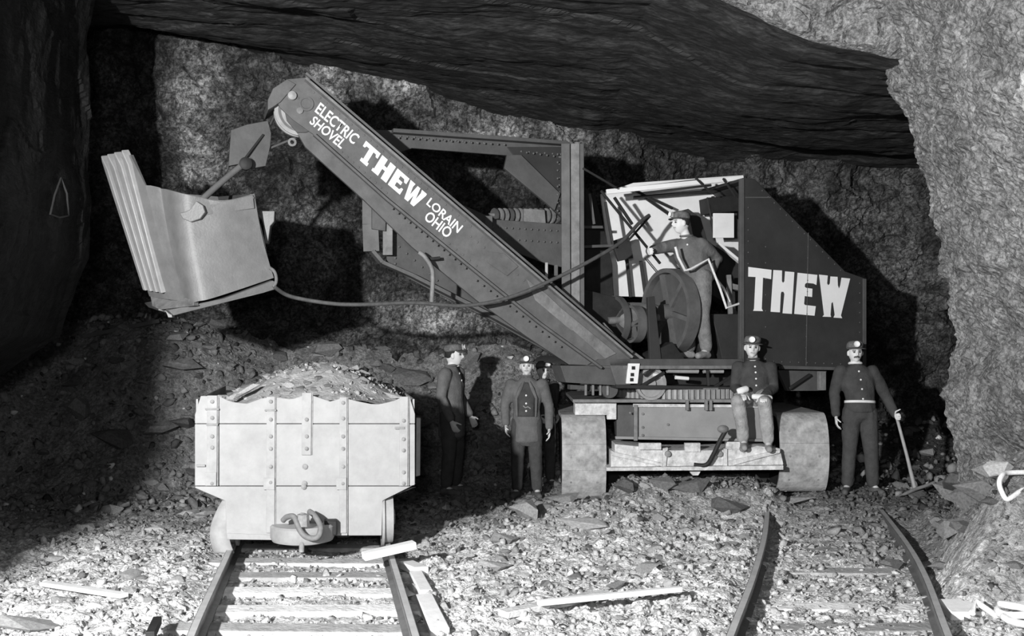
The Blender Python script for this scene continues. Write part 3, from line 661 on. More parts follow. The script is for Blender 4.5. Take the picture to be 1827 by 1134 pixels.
mb.build('bottom_flange', M['boom'], lp)
beam('flange', (692, 335), (692, 455), .10, .03, .6, M['iron'], lp)
beam('flange', (872, 385), (872, 424), .08, .03, .6, M['steel'], lp)
plate('bracket', [(664, 330), (690, 336), (688, 412), (664, 408)], .55, .05, M['boom'], lp)
rivets([(705, 390, 705, 470, 9), (720, 410, 760, 425, 4), (880, 405, 1005, 412, 12), (880, 425, 1005, 433, 12), (700, 245, 900, 258, 18), (940, 272, 1000, 280, 6), (712, 440, 780, 500, 6), (995, 275, 995, 390, 9)], .70, lp, .012, M['boom'])
rivets([(715, 243, 900, 258, 16), (930, 270, 1000, 275, 6), (998, 280, 998, 380, 9)], .735, cf, .011, M['boom'])
# mast column
col_ = plate('column', [(1007, 254), (1036, 256), (1037, 556), (1005, 545)], .28, .02, M['steel'])
for x, w_, m_ in ((1009, .02, 'boom'), (1026, .026, 'iron'), (1034, .015, 'steel')): beam('channel_flange', (x, 256), (x + 1, 555), .09, w_, .24, M[m_], col_)
rivets([(1016, 265, 1016, 545, 26)], .275, col_, .011, M['iron'])
plate('column_side', [(1005, 256), (1038, 258), (1039, 560), (1005, 548)], .75, .02, M['house'], col_)
# resistor grid on the lower plate
for i in range(13):
    x = 882 + i * 9.2; c = PM(x, 385, .95)
    MB().lathe(c, MU + MN * .3, [(-.008, 0), (-.008, .085), (.008, .085), (.008, 0)], 14).build('resistor_disc', M['iron' if i % 3 else 'steel'], lp)
MB().cyl(PM(872, 383, .95), PM(1004, 388, .95), .02).build('resistor_rod', M['iron'], lp)
plate('resistor_box', [(935, 372), (972, 374), (974, 398), (935, 397)], .84, .1, M['iron'], lp)
beam('stub_post', (975, 468), (975, 500), .03, .03, .3, M['lit'])
beam('stub_post', (992, 472), (992, 492), .04, .04, .3, M['steel'])
# hand lever on the boom
MB().tube(catmull([PM(748, 450, -.10), PM(758, 458, -.12), PM(770, 478, -.12), (PM(772, 500, -.12)), PM(770, 540, -.10)], 5), .022, 10).build('hand_lever', M['iron'], boom)
beam('lever_bracket', (765, 462), (785, 460), .04, .03, -.05, M['black'], boom)

# ---- dipper stick and bucket
ds = plate('dipper_stick', [(412, 232), (440, 222), (478, 215), (484, 238), (482, 262), (474, 296), (450, 300), (428, 292), (408, 296)], .25, .06, M['steel'])
MB().tube([PM(482, 222, .3), PM(498, 190, .25), PM(520, 172, .2)], .018).build('hoist_rope', M['cable'], ds)
MB().tube([PM(470, 240, .24), PM(430, 292, .20)], .012).build('rod', M['black'], ds)
MB().tube([PM(560, 232, .3), PM(480, 265, .3)], .012).build('rod', M['steel'], ds)
MB().lathe(PM(438, 293, .20), -MN, [(0, .06), (.06, .06), (.07, .04), (.07, 0)], 18).build('pivot', M['black'], ds)
MB().tube(catmull([PM(448, 282, .28), PM(438, 290, .22), PM(395, 325, .05), PM(357, 360, -.12), PM(352, 372, -.13)], 4), [.024] * 4 + [.03] * 12 + [.026], 12).build('bail_rod', M['bucket'], ds)
fr = Vector((-.56, .96, .10))
def PB(px, py, Y): return P(px, py, Y)
top = [(195, 287, 9.98), (238, 276, 9.62), (262, 331, 9.60), (288, 336, 9.66), (300, 337, 9.60), (314, 341, 9.52), (332, 347, 9.50), (352, 352, 9.53), (398, 358, 9.6), (452, 346, 9.75)]
bot = [(272, 527, 9.98), (305, 533, 9.66), (320, 537, 9.62), (332, 540, 9.67), (338, 540, 9.62), (346, 540, 9.54), (356, 537, 9.52), (372, 534, 9.53), (425, 517, 9.65), (487, 496, 9.8)]
ct = [PB(*a) for a in top]; cb = [PB(*a) for a in bot]
def loft_rows(a, b, rows=8):
    return [[p.lerp(q, i / (rows - 1)) + Vector((-.02 - .0 * i, 0, 0)) * math.sin(math.pi * i / (rows - 1)) for p, q in zip(a, b)] for i in range(rows)]
def dense(pts, k=4): return catmull(pts, k)
A = [ct[0], ct[1]] + dense(ct[2:], 4)[0:]; Bq = [cb[0], cb[1]] + dense(cb[2:], 4)
rows = loft_rows(A, Bq, 8); nU = len(A); vs = [p for r_ in rows for p in r_]
fs = [(i * nU + j, i * nU + j + 1, (i + 1) * nU + j + 1, (i + 1) * nU + j) for i in range(7) for j in range(nU - 1)]
bk = MB().add(vs, fs, True).build('bucket', M['bucket'], sh); md = bk.modifiers.new('s', 'SOLIDIFY'); md.thickness = .03; md.offset = -1
md = bk.modifiers.new('e', 'EDGE_SPLIT'); md.split_angle = .7
# rear wall, far wall
bt = ct[-1]; bb = cb[-1]; ft_ = ct[0]; fb = cb[0]; rt_ = bt + fr * 1.0; rb = bb + fr * 1.0
MB().prism([bt, bb, rb, rt_], MU * -.03).build('bucket_back', M['steel'], bk)
MB().prism([PB(262, 331, 9.6) + fr * .95, fb, rb, rt_], MN * .03).build('bucket_far_side', M['steel'], bk)
MB().prism([cb[2] + Vector((0, 0, .02)), fb + Vector((0, 0, .02)), rb + Vector((0, 0, .02)), bb + Vector((0, 0, .02))], (0, 0, .03)).build('bucket_floor', M['steel'], bk)
# tooth bars on the lip: long ribs with pointed tips
for u0, u1, tip in ((.0, .13, 3), (.25, .42, 9), (.53, .72, 16), (.84, 1.0, 10)):
    def L0(u, v): return ct[0].lerp(ct[1], u).lerp(cb[0].lerp(cb[1], u), v)
    nrm = (ct[1] - ct[0]).cross(cb[0] - ct[0]).normalized()
    if nrm.y > 0: nrm = -nrm
    nrm = nrm
    a = [L0(u0, -.02 - .0), L0((u0 + u1) / 2 + .02, -.035), L0(u1, .035)]
    poly = [L0(u0, .0), L0((u0 * .7 + u1 * .3), -.045), L0((u0 + u1) / 2, -.02), L0(u1, .06), L0(u1, .95), L0(u0, .95)]
    MB().prism([p + nrm * .075 for p in poly], -nrm * .075).build('tooth', M['tooth'], bk, bevel=.008)
plate_ = MB().prism([PB(268, 528, 9.95), PB(345, 532, 9.5), PB(345, 545, 9.5), PB(285, 552, 9.6), PB(272, 546, 9.9)], Vector((.03, .06, 0))).build('lip_plate', M['iron'], bk, bevel=.004)
# heel strap, side seam, bottom door
MB().bar(PB(338, 386, 9.49), PB(452, 352, 9.71), .03, .02).build('side_seam', M['iron'], bk)
MB().prism([PB(350, 352, 9.50), PB(398, 360, 9.57), PB(452, 348, 9.71), PB(455, 372, 9.72), PB(338, 388, 9.47)], Vector((0, -.02, 0))).build('rim_plate', M['bucket'], bk, bevel=.004)
MB().prism([PB(x, y, 9.44) for x, y in ((350, 358), (362, 366), (366, 378), (357, 390), (340, 396), (326, 390), (320, 380), (328, 378), (338, 374), (344, 366))], Vector((0, .05, 0))).build('yoke', M['bucket'], bk, bevel=.006)
dr = MB().prism([PB(300, 553, 9.55), PB(400, 532, 9.6), PB(487, 500, 9.75), PB(494, 505, 9.78), PB(490, 517, 9.78), PB(470, 522, 9.72), (PB(310, 563, 9.55))], fr * .95).build('bottom_door', M['bucket'], bk, bevel=.008)
MB().tube(catmull([PB(482, 478, 9.76), PB(490, 485, 9.74), PB(493, 500, 9.74), PB(488, 512, 9.72)], 4), .016).build('door_hinge', M['iron'], dr)
MB().prism([PB(284, 548, 9.75), PB(304, 546, 9.7), PB(307, 566, 9.7), (PB(300, 566, 9.7)), PB(296, 556, 9.7), PB(282, 553, 9.75)], Vector((0, .08, 0))).build('latch', M['lit'], dr, bevel=.004)
MB().prism([PB(462, 376, 9.9), PB(490, 376, 9.9), PB(489, 395, 9.9), PB(482, 403, 9.9), PB(478, 434, 9.9), PB(472, 434, 9.9), PB(470, 402, 9.9)], Vector((0, .07, 0))).build('hinge_bracket', M['bucket'], bk, bevel=.005)
mb = MB()
for (x, y) in ((352, 425), (360, 415), (395, 418), (400, 432), (425, 405), (430, 418), (422, 430), (428, 440), (444, 425), (405, 500), (380, 505)): mb.ball(PB(x, y, 9.535 + (x - 350) / 100 * .19 + .02), .02, 8, (1, .4, 1))
mb.build('rivets', M['bucket'], bk, kind='stuff')
# trailing power cable
cb_ = MB().tube(catmull([PB(490, 512, 9.7), PM(520, 529, -.1), PM(590, 541, -.16), PM(650, 543, -.18), PM(740, 540, -.18), PM(830, 545, -.18), PM(910, 530, -.18), PM(1000, 492, -.18), PM(1062, 460, -.15), PM(1110, 430, -.05), PM(1140, 398, .1), PM(1158, 384, .2)], 8), .019, 10)  .build('cable', M['cablegrey'], sh, label='sagging hose from bucket to cab')

# ---- house
hs = plate('house_side', [(1326, 318), (1347, 320), (1508, 484), (1545, 497), (1545, 657), (1324, 652)], 0, .03, M['house'])
plate('corner_angle', [(1322, 318), (1328, 318), (1328, 652), (1320, 652)], -.015, .05, M['steel'], hs, .003)
plate('edge_angle', [(1540, 497), (1546, 497), (1546, 657), (1540, 657)], -.01, .05, M['steel'], hs, .003)
for a, b in (((1347, 320), (1508, 484)), ((1508, 484), (1545, 497)), ((1326, 317), (1347, 319))):
    p = PM(*a, .03); q_ = PM(*b, .03); dn_ = Vector((0, 0, -.03)); MB().prism([p, q_, q_ + dn_, p + dn_], MN * 1.42).build('roof_sheet', M['house'], hs)
plate('house_far_side', [(1345, 330), (1500, 484), (1535, 497), (1535, 657), (1330, 652)], 1.45, .03, M['house'], hs)
MB().prism([PM(1543, 498, 0), PM(1543, 657, 0), PM(1543, 657, 0) + MN * 1.45, PM(1543, 498, 0) + MN * 1.45], -MU * .03).build('house_rear', M['house'], hs)
plate('sill_angle', [(1395, 652), (1540, 656), (1540, 661), (1395, 658)], -.02, .06, M['steel'], hs, .002)
for (x0, y0, x1, y1) in ((1442, 415, 1438, 652), (1330, 352, 1375, 352)): beam('panel_seam', (x0, y0), (x1, y1), .006, .012, -.002, M['steel'], hs, 0)
rivets([(1366, 440, 1366, 640, 8), (1335, 370, 1335, 470, 6), (1442, 420, 1438, 640, 12), (1360, 340, 1500, 482, 14), (1534, 505, 1534, 645, 9), (1335, 643, 1530, 650, 14)], -.002, hs, .009, M['steel'])
for L_, s_ in TH_.items(): letters('letter', [[(x / 9.135 + 1325, y / 9.135 + 465) for x, y in s_]], lambda x, y: PM(x, y, -.003), hs)
# cab interior: whitewashed far wall, roof slats
cw = plate('cab_wall', [(1072, 346), (1130, 326), (1326, 312), (1326, 480), (1290, 455), (1260, 470), (1200, 480), (1165, 530), (1096, 528)], 1.0, .03, M['wash'])
cr = beam('cab_roof_rail', (1082, 342), (1326, 317), .03, .05, .3, M['wash'])
for a, b, o1 in (((1090, 340), (1244, 322), .5), ((1130, 352), (1326, 336), .8)): beam('roof_rail', a, b, .03, .03, o1, M['black'], cr)
for (a, b, o1, w_) in (((1072, 340), (1178, 470), .30, .035), ((1096, 352), (1128, 400), .3, .04), ((1150, 352), (1205, 390), .9, .04), ((1128, 338), (1200, 372), .8, .035),
        ((1240, 316), (1270, 345), .25, .03), ((1290, 318), (1312, 350), .25, .03), ((1040, 300), (1100, 335), .2, .03), ((1272, 350), (1276, 420), .8, .05), ((1312, 350), (1312, 425), .8, .05), ((1262, 352), (1275, 425), .6, .03),
        ((1160, 385), (1120, 430), .2, .03), ((1150, 460), (1175, 490), .9, .015), ((1080, 360), (1094, 440), .5, .04), ((1118, 460), (1125, 530), .9, .05), ((1143, 465), (1152, 530), .9, .05)):
    beam('strut', a, b, w_ * .72, w_ * .72, o1, M['black'])
plate('controller', [(1265, 352), (1318, 348), (1320, 376), (1268, 380)], .6, .25, M['black'])
plate('dark_cabinet', [(1228, 372), (1250, 388), (1262, 430), (1326, 470), (1326, 560), (1262, 520), (1240, 440)], .62, .2, M['house'])
plate('boiler_plate', [(1040, 330), (1062, 350), (1076, 400), (1092, 470), (1096, 560), (1040, 560)], .78, .03, M['black'])
plate('dark_guard', [(1092, 430), (1122, 420), (1130, 460), (1104, 466)], .62, .05, M['house'])
for (a, b) in (((1040, 405), (1075, 405)), ((1040, 440), (1095, 438)), ((1052, 345), (1060, 400))): beam('bracket_arm', a, b, .03, .03, .5, M['steel'])
plate('gear_case', [(1038, 515), (1100, 530), (1120, 560), (1130, 640), (1085, 600), (1040, 560)], .5, .06, M['black'])
plate('window_panel', [(1273, 380), (1310, 380), (1310, 424), (1273, 424)], .55, .02, M['wash']); beam('white_brace', (1280, 434), (1326, 472), .07, .03, .5, M['wash'])
# hoist machinery
ax = Vector((-.90, -.43, 0)).normalized()
def wheel(name, c, r, w_, m, spokes=6, teeth=0, hub=.18, rimw=.14):
    o = MB().lathe(c, ax, [(-w_ / 2, r * (1 - rimw)), (-w_ / 2, r), (w_ / 2, r), (w_ / 2, r * (1 - rimw)), (-w_ / 2, r * (1 - rimw))], 48, False).build(name, m, sh)
    MB().lathe(c, ax, [(-w_ * .12, r * .9), (w_ * .12, r * .9)], 32).build
    MB().lathe(c, ax, [(-w_ * .5, 0), (-w_ * .5, r * hub), (w_ * .75, r * hub), (w_ * .75, 0)], 20).build('hub', m, o)
    u = Vector((0, 0, 1)); v = ax.cross(u)
    for i in range(spokes):
        a = 2 * math.pi * i / spokes + .3; d = u * math.cos(a) + v * math.sin(a)
        MB().bar(c + d * r * hub * .8, c + d * r * (1 - rimw * .6), w_ * .35, r * .16, ax).build('spoke', m, o)
    if teeth:
        mb = MB()
        for i in range(teeth):
            a = 2 * math.pi * i / teeth; d = u * math.cos(a) + v * math.sin(a); mb.box(c + d * (r + .012), (.03, w_, .03), ax.cross(d), d)
        mb.build('teeth', m, o, kind='stuff')
    return o
gw = wheel('gear_wheel', PM(1195, 556, .45), .47, .14, M['boom'], 6, 0, rimw=.10)
MB().lathe(PM(1195, 556, .45) - ax * .02, ax, [(-.02, 0), (-.02, .41), (.02, .41), (.02, 0)], 40).build('web', M['steel'], gw)
dm = wheel('hoist_drum', PM(1098, 572, .55), .27, .06, M['steel'], 5)
MB().lathe(PM(1125, 572, .55), ax, [(-.2, .0), (-.2, .2), (.12, .2), (.12, .14), (.16, .10), (.17, 0)], 32).build('drum', M['iron'], dm)
wheel('brake_wheel', PM(1130, 578, .35), .20, .10, M['boom'], 4)
MB().cyl(PM(1085, 572, .5), PM(1260, 560, .5), .04).build('shaft', M['iron'], sh)
for (poly, off, th, m_) in (([(1156, 530), (1168, 528), (1180, 640), (1160, 642)], .1, .05, 'house'), ([(1078, 575), (1110, 610), (1150, 640), (1120, 642), (1085, 605)], .1, .05, 'iron'), ([(1270, 560), (1318, 560), (1318, 646), (1290, 646), (1280, 600)], .2, .3, 'house'),
        ([(1242, 590), (1262, 585), (1278, 644), (1250, 644)], .3, .1, 'black'), ([(1160, 630), (1200, 610), (1222, 640), (1160, 643)], .12, .2, 'black')):
    plate('bearing_stand', poly, off, th, M[m_])
beam('standard', (1300, 490), (1303, 560), .05, .05, .3, M['iron']); beam('standard', (1300, 510), (1322, 515), .1, .06, .35, M['iron'])
# ---- deck and turntable
dk = plate('deck', [(1068, 640), (1326, 640), (1326, 654), (1050, 652)], -.02, 1.9, M['steel'])
plate('deck_beam', [(1000, 652), (1110, 652), (1112, 688), (1010, 682)], .02, .3, M['steel'], dk)
plate('deck_beam', [(1112, 652), (1325, 652), (1325, 658), (1112, 658)], -.03, .3, M['iron'], dk, .002)
plate('name_plate', [(1122, 648), (1142, 648), (1138, 684), (1118, 684)], -.05, .03, M['white'], dk, label='small white plate with dark marks')
mb = MB()
for (x, y) in ((1130, 656), (1128, 668), (1127, 677)): mb.prism([PM(x - 3, y - 3, -.053), PM(x + 3, y - 3, -.053), PM(x + 3, y + 3, -.053), PM(x - 3, y + 3, -.053)], MN * -.004)
mb.build('mark', M['black'], dk)
plate('lower_beam', [(1100, 686), (1310, 690), (1310, 695), (1100, 692)], -.02, .5, M['house'], dk, .002)
for (a, b, r_) in (((1190, 660), (1245, 661), .03), ((1255, 662), (1290, 662), .022), ((1205, 673), (1228, 675), .02), ((1165, 668), (1185, 672), .02)): MB().cyl(PM(*a, .1), PM(*b, .1), r_, 12).build('pipe', M['lit' if r_ > .02 else 'white'], dk)
for (a, b) in (((1145, 688), (1185, 664)), ((1275, 690), (1310, 668)), ((1262, 660), (1264, 688)), ((1175, 650), (1150, 670))): beam('brace', a, b, .03, .03, .05, M['black'], dk)
plate('machinery_back', [(1100, 652), (1330, 652), (1330, 690), (1100, 688)], .5, .05, M['house'], dk)
for (a, b) in (((1015, 690), (1110, 690)),): beam('boom_foot_frame', a, b, .1, .05, .3, M['steel'], dk)
plate('boom_foot', [(1085, 640), (1125, 640), (1125, 686), (1100, 686)], -.02, .1, M['boom'], dk)
plate('rear_frame', [(1388, 660), (1475, 660), (1475, 697), (1405, 697)], .12, .06, M['steel'], dk)
beam('brace', (1408, 693), (1445, 668), .03, .03, .06, M['black'], dk); plate('step', [(1463, 662), (1474, 662), (1474, 696), (1463, 696)], .02, .06, M['iron'], dk)
# turntable ring with teeth
tc_ = Vector((1.85, 11.95, 0)); zt_ = P(1200, 700, 11.2).z
tt_ = MB().lathe(Vector((tc_.x, tc_.y, zt_)), (0, 0, 1), [(-.09, .0), (-.09, .82), (.05, .82), (.05, 0)], 64).build('turntable', M['iron'], sh)
for i in range(90):
    a = 2 * math.pi * i / 90; d = Vector((math.cos(a), math.sin(a), 0))
    if d.y < .25:
        o = MB().box(Vector((tc_.x, tc_.y, zt_ - .02)) + d * .835, (.03, .03, .11), d.cross(Vector((0, 0, 1)))).build('gear_tooth', M['lit'], tt_)
rw = MB().lathe(PM(1159, 684, .12), -MN, [(0, .08), (0, .17), (.05, .17), (.05, .145), (.02, .14), (.02, .05), (.05, .05), (.05, 0)], 28).build('swing_roller', M['lit'], sh)
for i in range(4):
    x = 1045 + i * 13; beam('spring_post', (x, 685), (x, 705), .025, .025, .15, M['iron'])
MB().lathe(PM(1085, 694, .2), -MN, [(0, 0), (0, .09), (.05, .09), (.05, 0)], 20).build('swing_roller', M['steel'], sh)
# ---- carbody and crawlers
YF = 11.05
def pf(name, poly, Y, th, m, parent=sh, bevel=.005, label=None): return MB().prism([P(x, y, Y) for x, y in poly], Vector((0, th, 0))).build(name, m, parent, bevel=bevel, label=label)
cbd = pf('carbody', [(1133, 724), (1372, 724), (1372, 786), (1133, 783)], 11.15, 1.6, M['frame'], label='grey painted box frame')
pf('top_flange', [(1022, 712), (1378, 712), (1378, 718), (1022, 718)], 11.10, 1.7, M['iron'], cbd); pf('top_flange', [(1130, 720), (1376, 722), (1376, 727), (1130, 726)], 11.12, .05, M['dusty'], cbd)
pf('bottom_flange', [(1098, 778), (1372, 783), (1372, 788), (1098, 783)], 11.12, .06, M['frame'], cbd)
pf('end_block', [(1100, 722), (1134, 722), (1134, 782), (1100, 778)], 11.25, .6, M['steel'], cbd); beam_ = pf('end_angle', [(1131, 722), (1138, 722), (1138, 786), (1131, 786)], 11.1, .05, M['iron'], cbd)
pf('side_arm', [(1026, 716), (1100, 716), (1100, 748), (1083, 748), (1083, 740), (1026, 740)], 11.2, .3, M['dusty'], cbd)
for (x) in (1224, 1258, 1266): pf('clip', [(x, 714), (x + 5, 714), (x + 5, 732), (x, 732)], 11.06, .05, M['iron'], cbd, .002)
mb = MB()
for (x, y) in ((1147, 738), (1147, 762), (1147, 776), (1124, 736), (1192, 757)): mb.lathe(P(x, y, 11.14), (0, -1, 0), [(0, .014), (.01, .012), (.012, 0)], 8)
mb.build('rivets', M['iron'], cbd, kind='stuff')
axl = pf('axle_beam', [(1090, 805), (1097, 806), (1097, 792), (1140, 796), (1180, 803), (1270, 803), (1335, 800), (1350, 795), (1392, 800), (1398, 828), (1390, 835), (1245, 840), (1180, 838), (1090, 836)], 10.9, .6, M['dusty'], label='pale dust-covered axle beam')
for poly, Y in (([(1140, 790), (1180, 790), (1180, 802), (1140, 802)], 10.95), ([(1222, 790), (1250, 790), (1250, 806), (1222, 806)], 10.98), ([(1295, 788), (1335, 788), (1335, 802), (1295, 802)], 11.02), ([(1183, 800), (1192, 798), (1188, 836), (1182, 836)], 10.97), ([(1292, 800), (1298, 800), (1298, 836), (1290, 836)], 10.97), ([(1090, 803), (1097, 806), (1182, 826), (1182, 832), (1090, 812)], 10.97), ([(1300, 822), (1392, 802), (1392, 808), (1300, 832)], 10.97)):
    pf('rib', poly, Y - .1, .06, M['dusty'], axl)
pf('shelf', [(1082, 834), (1398, 830), (1398, 838), (1082, 840)], 10.82, .8, M['dusty'], axl)
mb = MB()
for (x, y) in ((1191, 809), (1283, 809), (1325, 800)): mb.lathe(P(x, y, 10.88), (0, -1, 0), [(0, .035), (.03, .03), (.035, 0)], 10)
mb.build('bolt', M['bolt'], axl, kind='stuff')
pf('drop_plate', [(1228, 838), (1252, 838), (1246, 848), (1236, 848)], 10.95, .1, M['dusty'], axl)
MB().tube(catmull([P(1238, 829, 10.85), P(1260, 829, 10.83), P(1272, 812, 10.8), P(1285, 785, 10.78), P(1296, 766, 10.78)], 5), .024, 10).build('drawbar_hook', M['black'], sh)
MB().ball(P(1290, 765, 10.76), .045, 14, (1.3, .8, .9)).build('hook_eye', M['iron'], sh)
pf('belly_plate', [(1085, 842), (1395, 842), (1395, 880), (1085, 885)], 11.7, .05, M['black'])
def crawler(px0, px1, py0, py1, Y):
    x0 = P(px0, 0, Y).x; x1 = P(px1, 0, Y).x; zt = P(0, py0, Y).z; zb = P(0, py1, Y).z; r = (zt - zb) / 2; zc = (zt + zb) / 2; L = 2.5; w_ = x1 - x0; xc = (x0 + x1) / 2
    def sq(m_):
        for v in m_.v:
            v.y = (v.y if v.y > Y + r else Y + r * .45 + (v.y - Y) * .55) - (.45 * r)
        return m_
    core = MB(); prof = []
    for i in range(13): a = math.pi / 2 + math.pi * i / 12; prof.append((Y + r + (r - .05) * math.cos(a), zc + (r - .05) * math.sin(a)))
    for i in range(13): a = -math.pi / 2 + math.pi * i / 12; prof.append((Y + L - r + (r - .05) * math.cos(a), zc + (r - .05) * math.sin(a)))
    c = sq(core.prism([Vector((x0 + .05, y, z)) for y, z in prof], (w_ - .1, 0, 0))).build('crawler_track', M['black'], sh)
    per = math.pi * r; straight = L - 2 * r; tot = 2 * per + 2 * straight; n = 22; k = tot / n
    for i in range(n):
        s_ = (i + .5) * k
        if s_ < per: a = math.pi / 2 + s_ / r; p = Vector((xc, Y + r + r * math.cos(a), zc + r * math.sin(a))); nn = Vector((0, math.cos(a), math.sin(a)))
        elif s_ < per + straight: p = Vector((xc, Y + r + (s_ - per), zb)); nn = Vector((0, 0, -1))
        elif s_ < 2 * per + straight: a = -math.pi / 2 + (s_ - per - straight) / r; p = Vector((xc, Y + L - r + r * math.cos(a), zc + r * math.sin(a))); nn = Vector((0, math.cos(a), math.sin(a)))
        else: p = Vector((xc, Y + L - r - (s_ - 2 * per - straight), zt)); nn = Vector((0, 0, 1))
        mb = MB(); tdir = nn.cross(Vector((1, 0, 0)))
        curved = abs(nn.y) > .01; segs = 5 if curved else 1; half = k * .495
        if curved:
            cen = Vector((xc, Y + r if nn.y < 0 else Y + L - r, zc)); a0 = math.atan2(nn.z, nn.y); vs = []
            for j in range(segs + 1):
                a = a0 + (j / segs - .5) * 2 * half / r; d = Vector((0, math.cos(a), math.sin(a)))
                for rr_ in (r, r - .04):
                    for xx in (-w_ / 2, w_ / 2): vs.append(cen + d * rr_ + Vector((xx, 0, 0)))
            fs = []
            for j in range(segs): b0 = j * 4; b1 = b0 + 4; fs += [(b0, b0 + 1, b1 + 1, b1), (b0 + 2, b1 + 2, b1 + 3, b0 + 3), (b0, b1, b1 + 2, b0 + 2), (b0 + 1, b0 + 3, b1 + 3, b1 + 1)]
            fs += [(0, 2, 3, 1), (segs * 4, segs * 4 + 1, segs * 4 + 3, segs * 4 + 2)]
            mb.add(vs, fs)
        else: mb.box(p - nn * .02, (w_, 2 * half, .04), (1, 0, 0), nn)
        sq(mb).build('track_pad', M['crawler'], c)
        bb = MB()
        for xx in (-.14, .14): bb.lathe(p + Vector((xx * w_ / .47, 0, 0)) - nn * .0, nn, [(0, .013), (.006, .012), (.007, 0)], 6)
        if curved and nn.y < 0: sq(bb).build('bolt', M['bolt'], c, kind='stuff')
crawler(1003, 1082, 742, 899, 11.03); crawler(1392, 1480, 738, 882, 11.03)

# ================================================================== people
def remesh(mb, voxel, smooth=2):
    me = mb.mesh('t'); o = bpy.data.objects.new('t', me); COL.objects.link(o)
    m = o.modifiers.new('r', 'REMESH'); m.mode = 'VOXEL'; m.voxel_size = voxel
    if smooth: k = o.modifiers.new('s', 'SMOOTH'); k.iterations = smooth; k.factor = .5
    dg = bpy.context.evaluated_depsgraph_get(); out = bpy.data.meshes.new_from_object(o.evaluated_get(dg)); bpy.data.objects.remove(o); bpy.data.meshes.remove(me)
    out.polygons.foreach_set('use_smooth', [True] * len(out.polygons)); return out
def eloft(mb, rings, side=Vector((1, 0, 0)), n=18):
    "closed elliptical loft; ring = (centre, rx, ry)"
    rings = [(Vector(c), a, b) for c, a, b in rings]; vs = []; m = len(rings)
    def tan(i): return (rings[min(i + 1, m - 1)][0] - rings[max(i - 1, 0)][0]).normalized()
    full = [(rings[0][0] - tan(0) * min(rings[0][1], rings[0][2]) * .4, rings[0][1] * .6, rings[0][2] * .6, tan(0))] + [(c, a, b, tan(i)) for i, (c, a, b) in enumerate(rings)] + [(rings[-1][0] + tan(m - 1) * min(rings[-1][1], rings[-1][2]) * .4, rings[-1][1] * .6, rings[-1][2] * .6, tan(m - 1))]
    for c, a, b, t in full:
        s_ = (side - t * side.dot(t)).normalized(); f_ = t.cross(s_)
        for j in range(n):
            q_ = 2 * math.pi * j / n; vs.append(c + s_ * math.cos(q_) * a + f_ * math.sin(q_) * b)
    fs = [(i * n + j, i * n + (j + 1) % n, (i + 1) * n + (j + 1) % n, (i + 1) * n + j) for i in range(len(full) - 1) for j in range(n)]
    fs += [tuple(range(n - 1, -1, -1)), tuple((len(full) - 1) * n + j for j in range(n))]
    mb.add(vs, fs, True)
def limb(mb, pts, rad, n=14):
    mb.tube(pts, rad, n)
    for p, r_ in zip(pts, rad): mb.ball(p, r_, 12)
def hand(mb, w_, d, n, out_, curl=.35, k=1.0):
    "d: along the hand, n: towards the palm side, out_: thumb side"
    d = d.normalized(); n = (n - d * n.dot(d)).normalized(); s_ = d.cross(n).normalized()
    if s_.dot(out_) < 0: s_ = -s_
    eloft(mb, [(w_ - d * .01 * k, .024 * k, .02 * k), (w_ + d * .03 * k, .034 * k, .018 * k), (w_ + d * .085 * k, .041 * k, .016 * k)], s_)
    for off, L in ((.033, .062), (.012, .074), (-.011, .070), (-.032, .055)):
        p = w_ + d * .08 * k + s_ * off * k; pts = [p]; a = curl * .6
        for seg in (.45, .32, .26):
            p = p + (d * math.cos(a) + n * math.sin(a)) * L * seg * 1.05 * k; pts.append(p); a += curl
        limb(mb, pts, [.0095 * k, .009 * k, .0085 * k, .0075 * k], 8)
    p = w_ + d * .025 * k + s_ * .03 * k
    limb(mb, [p, p + (d * .6 + s_ * .7 + n * .3) * .035 * k, p + (d * .95 + s_ * .75 + n * (.5 + curl * .5)) * .058 * k], [.0125 * k, .011 * k, .009 * k], 8)

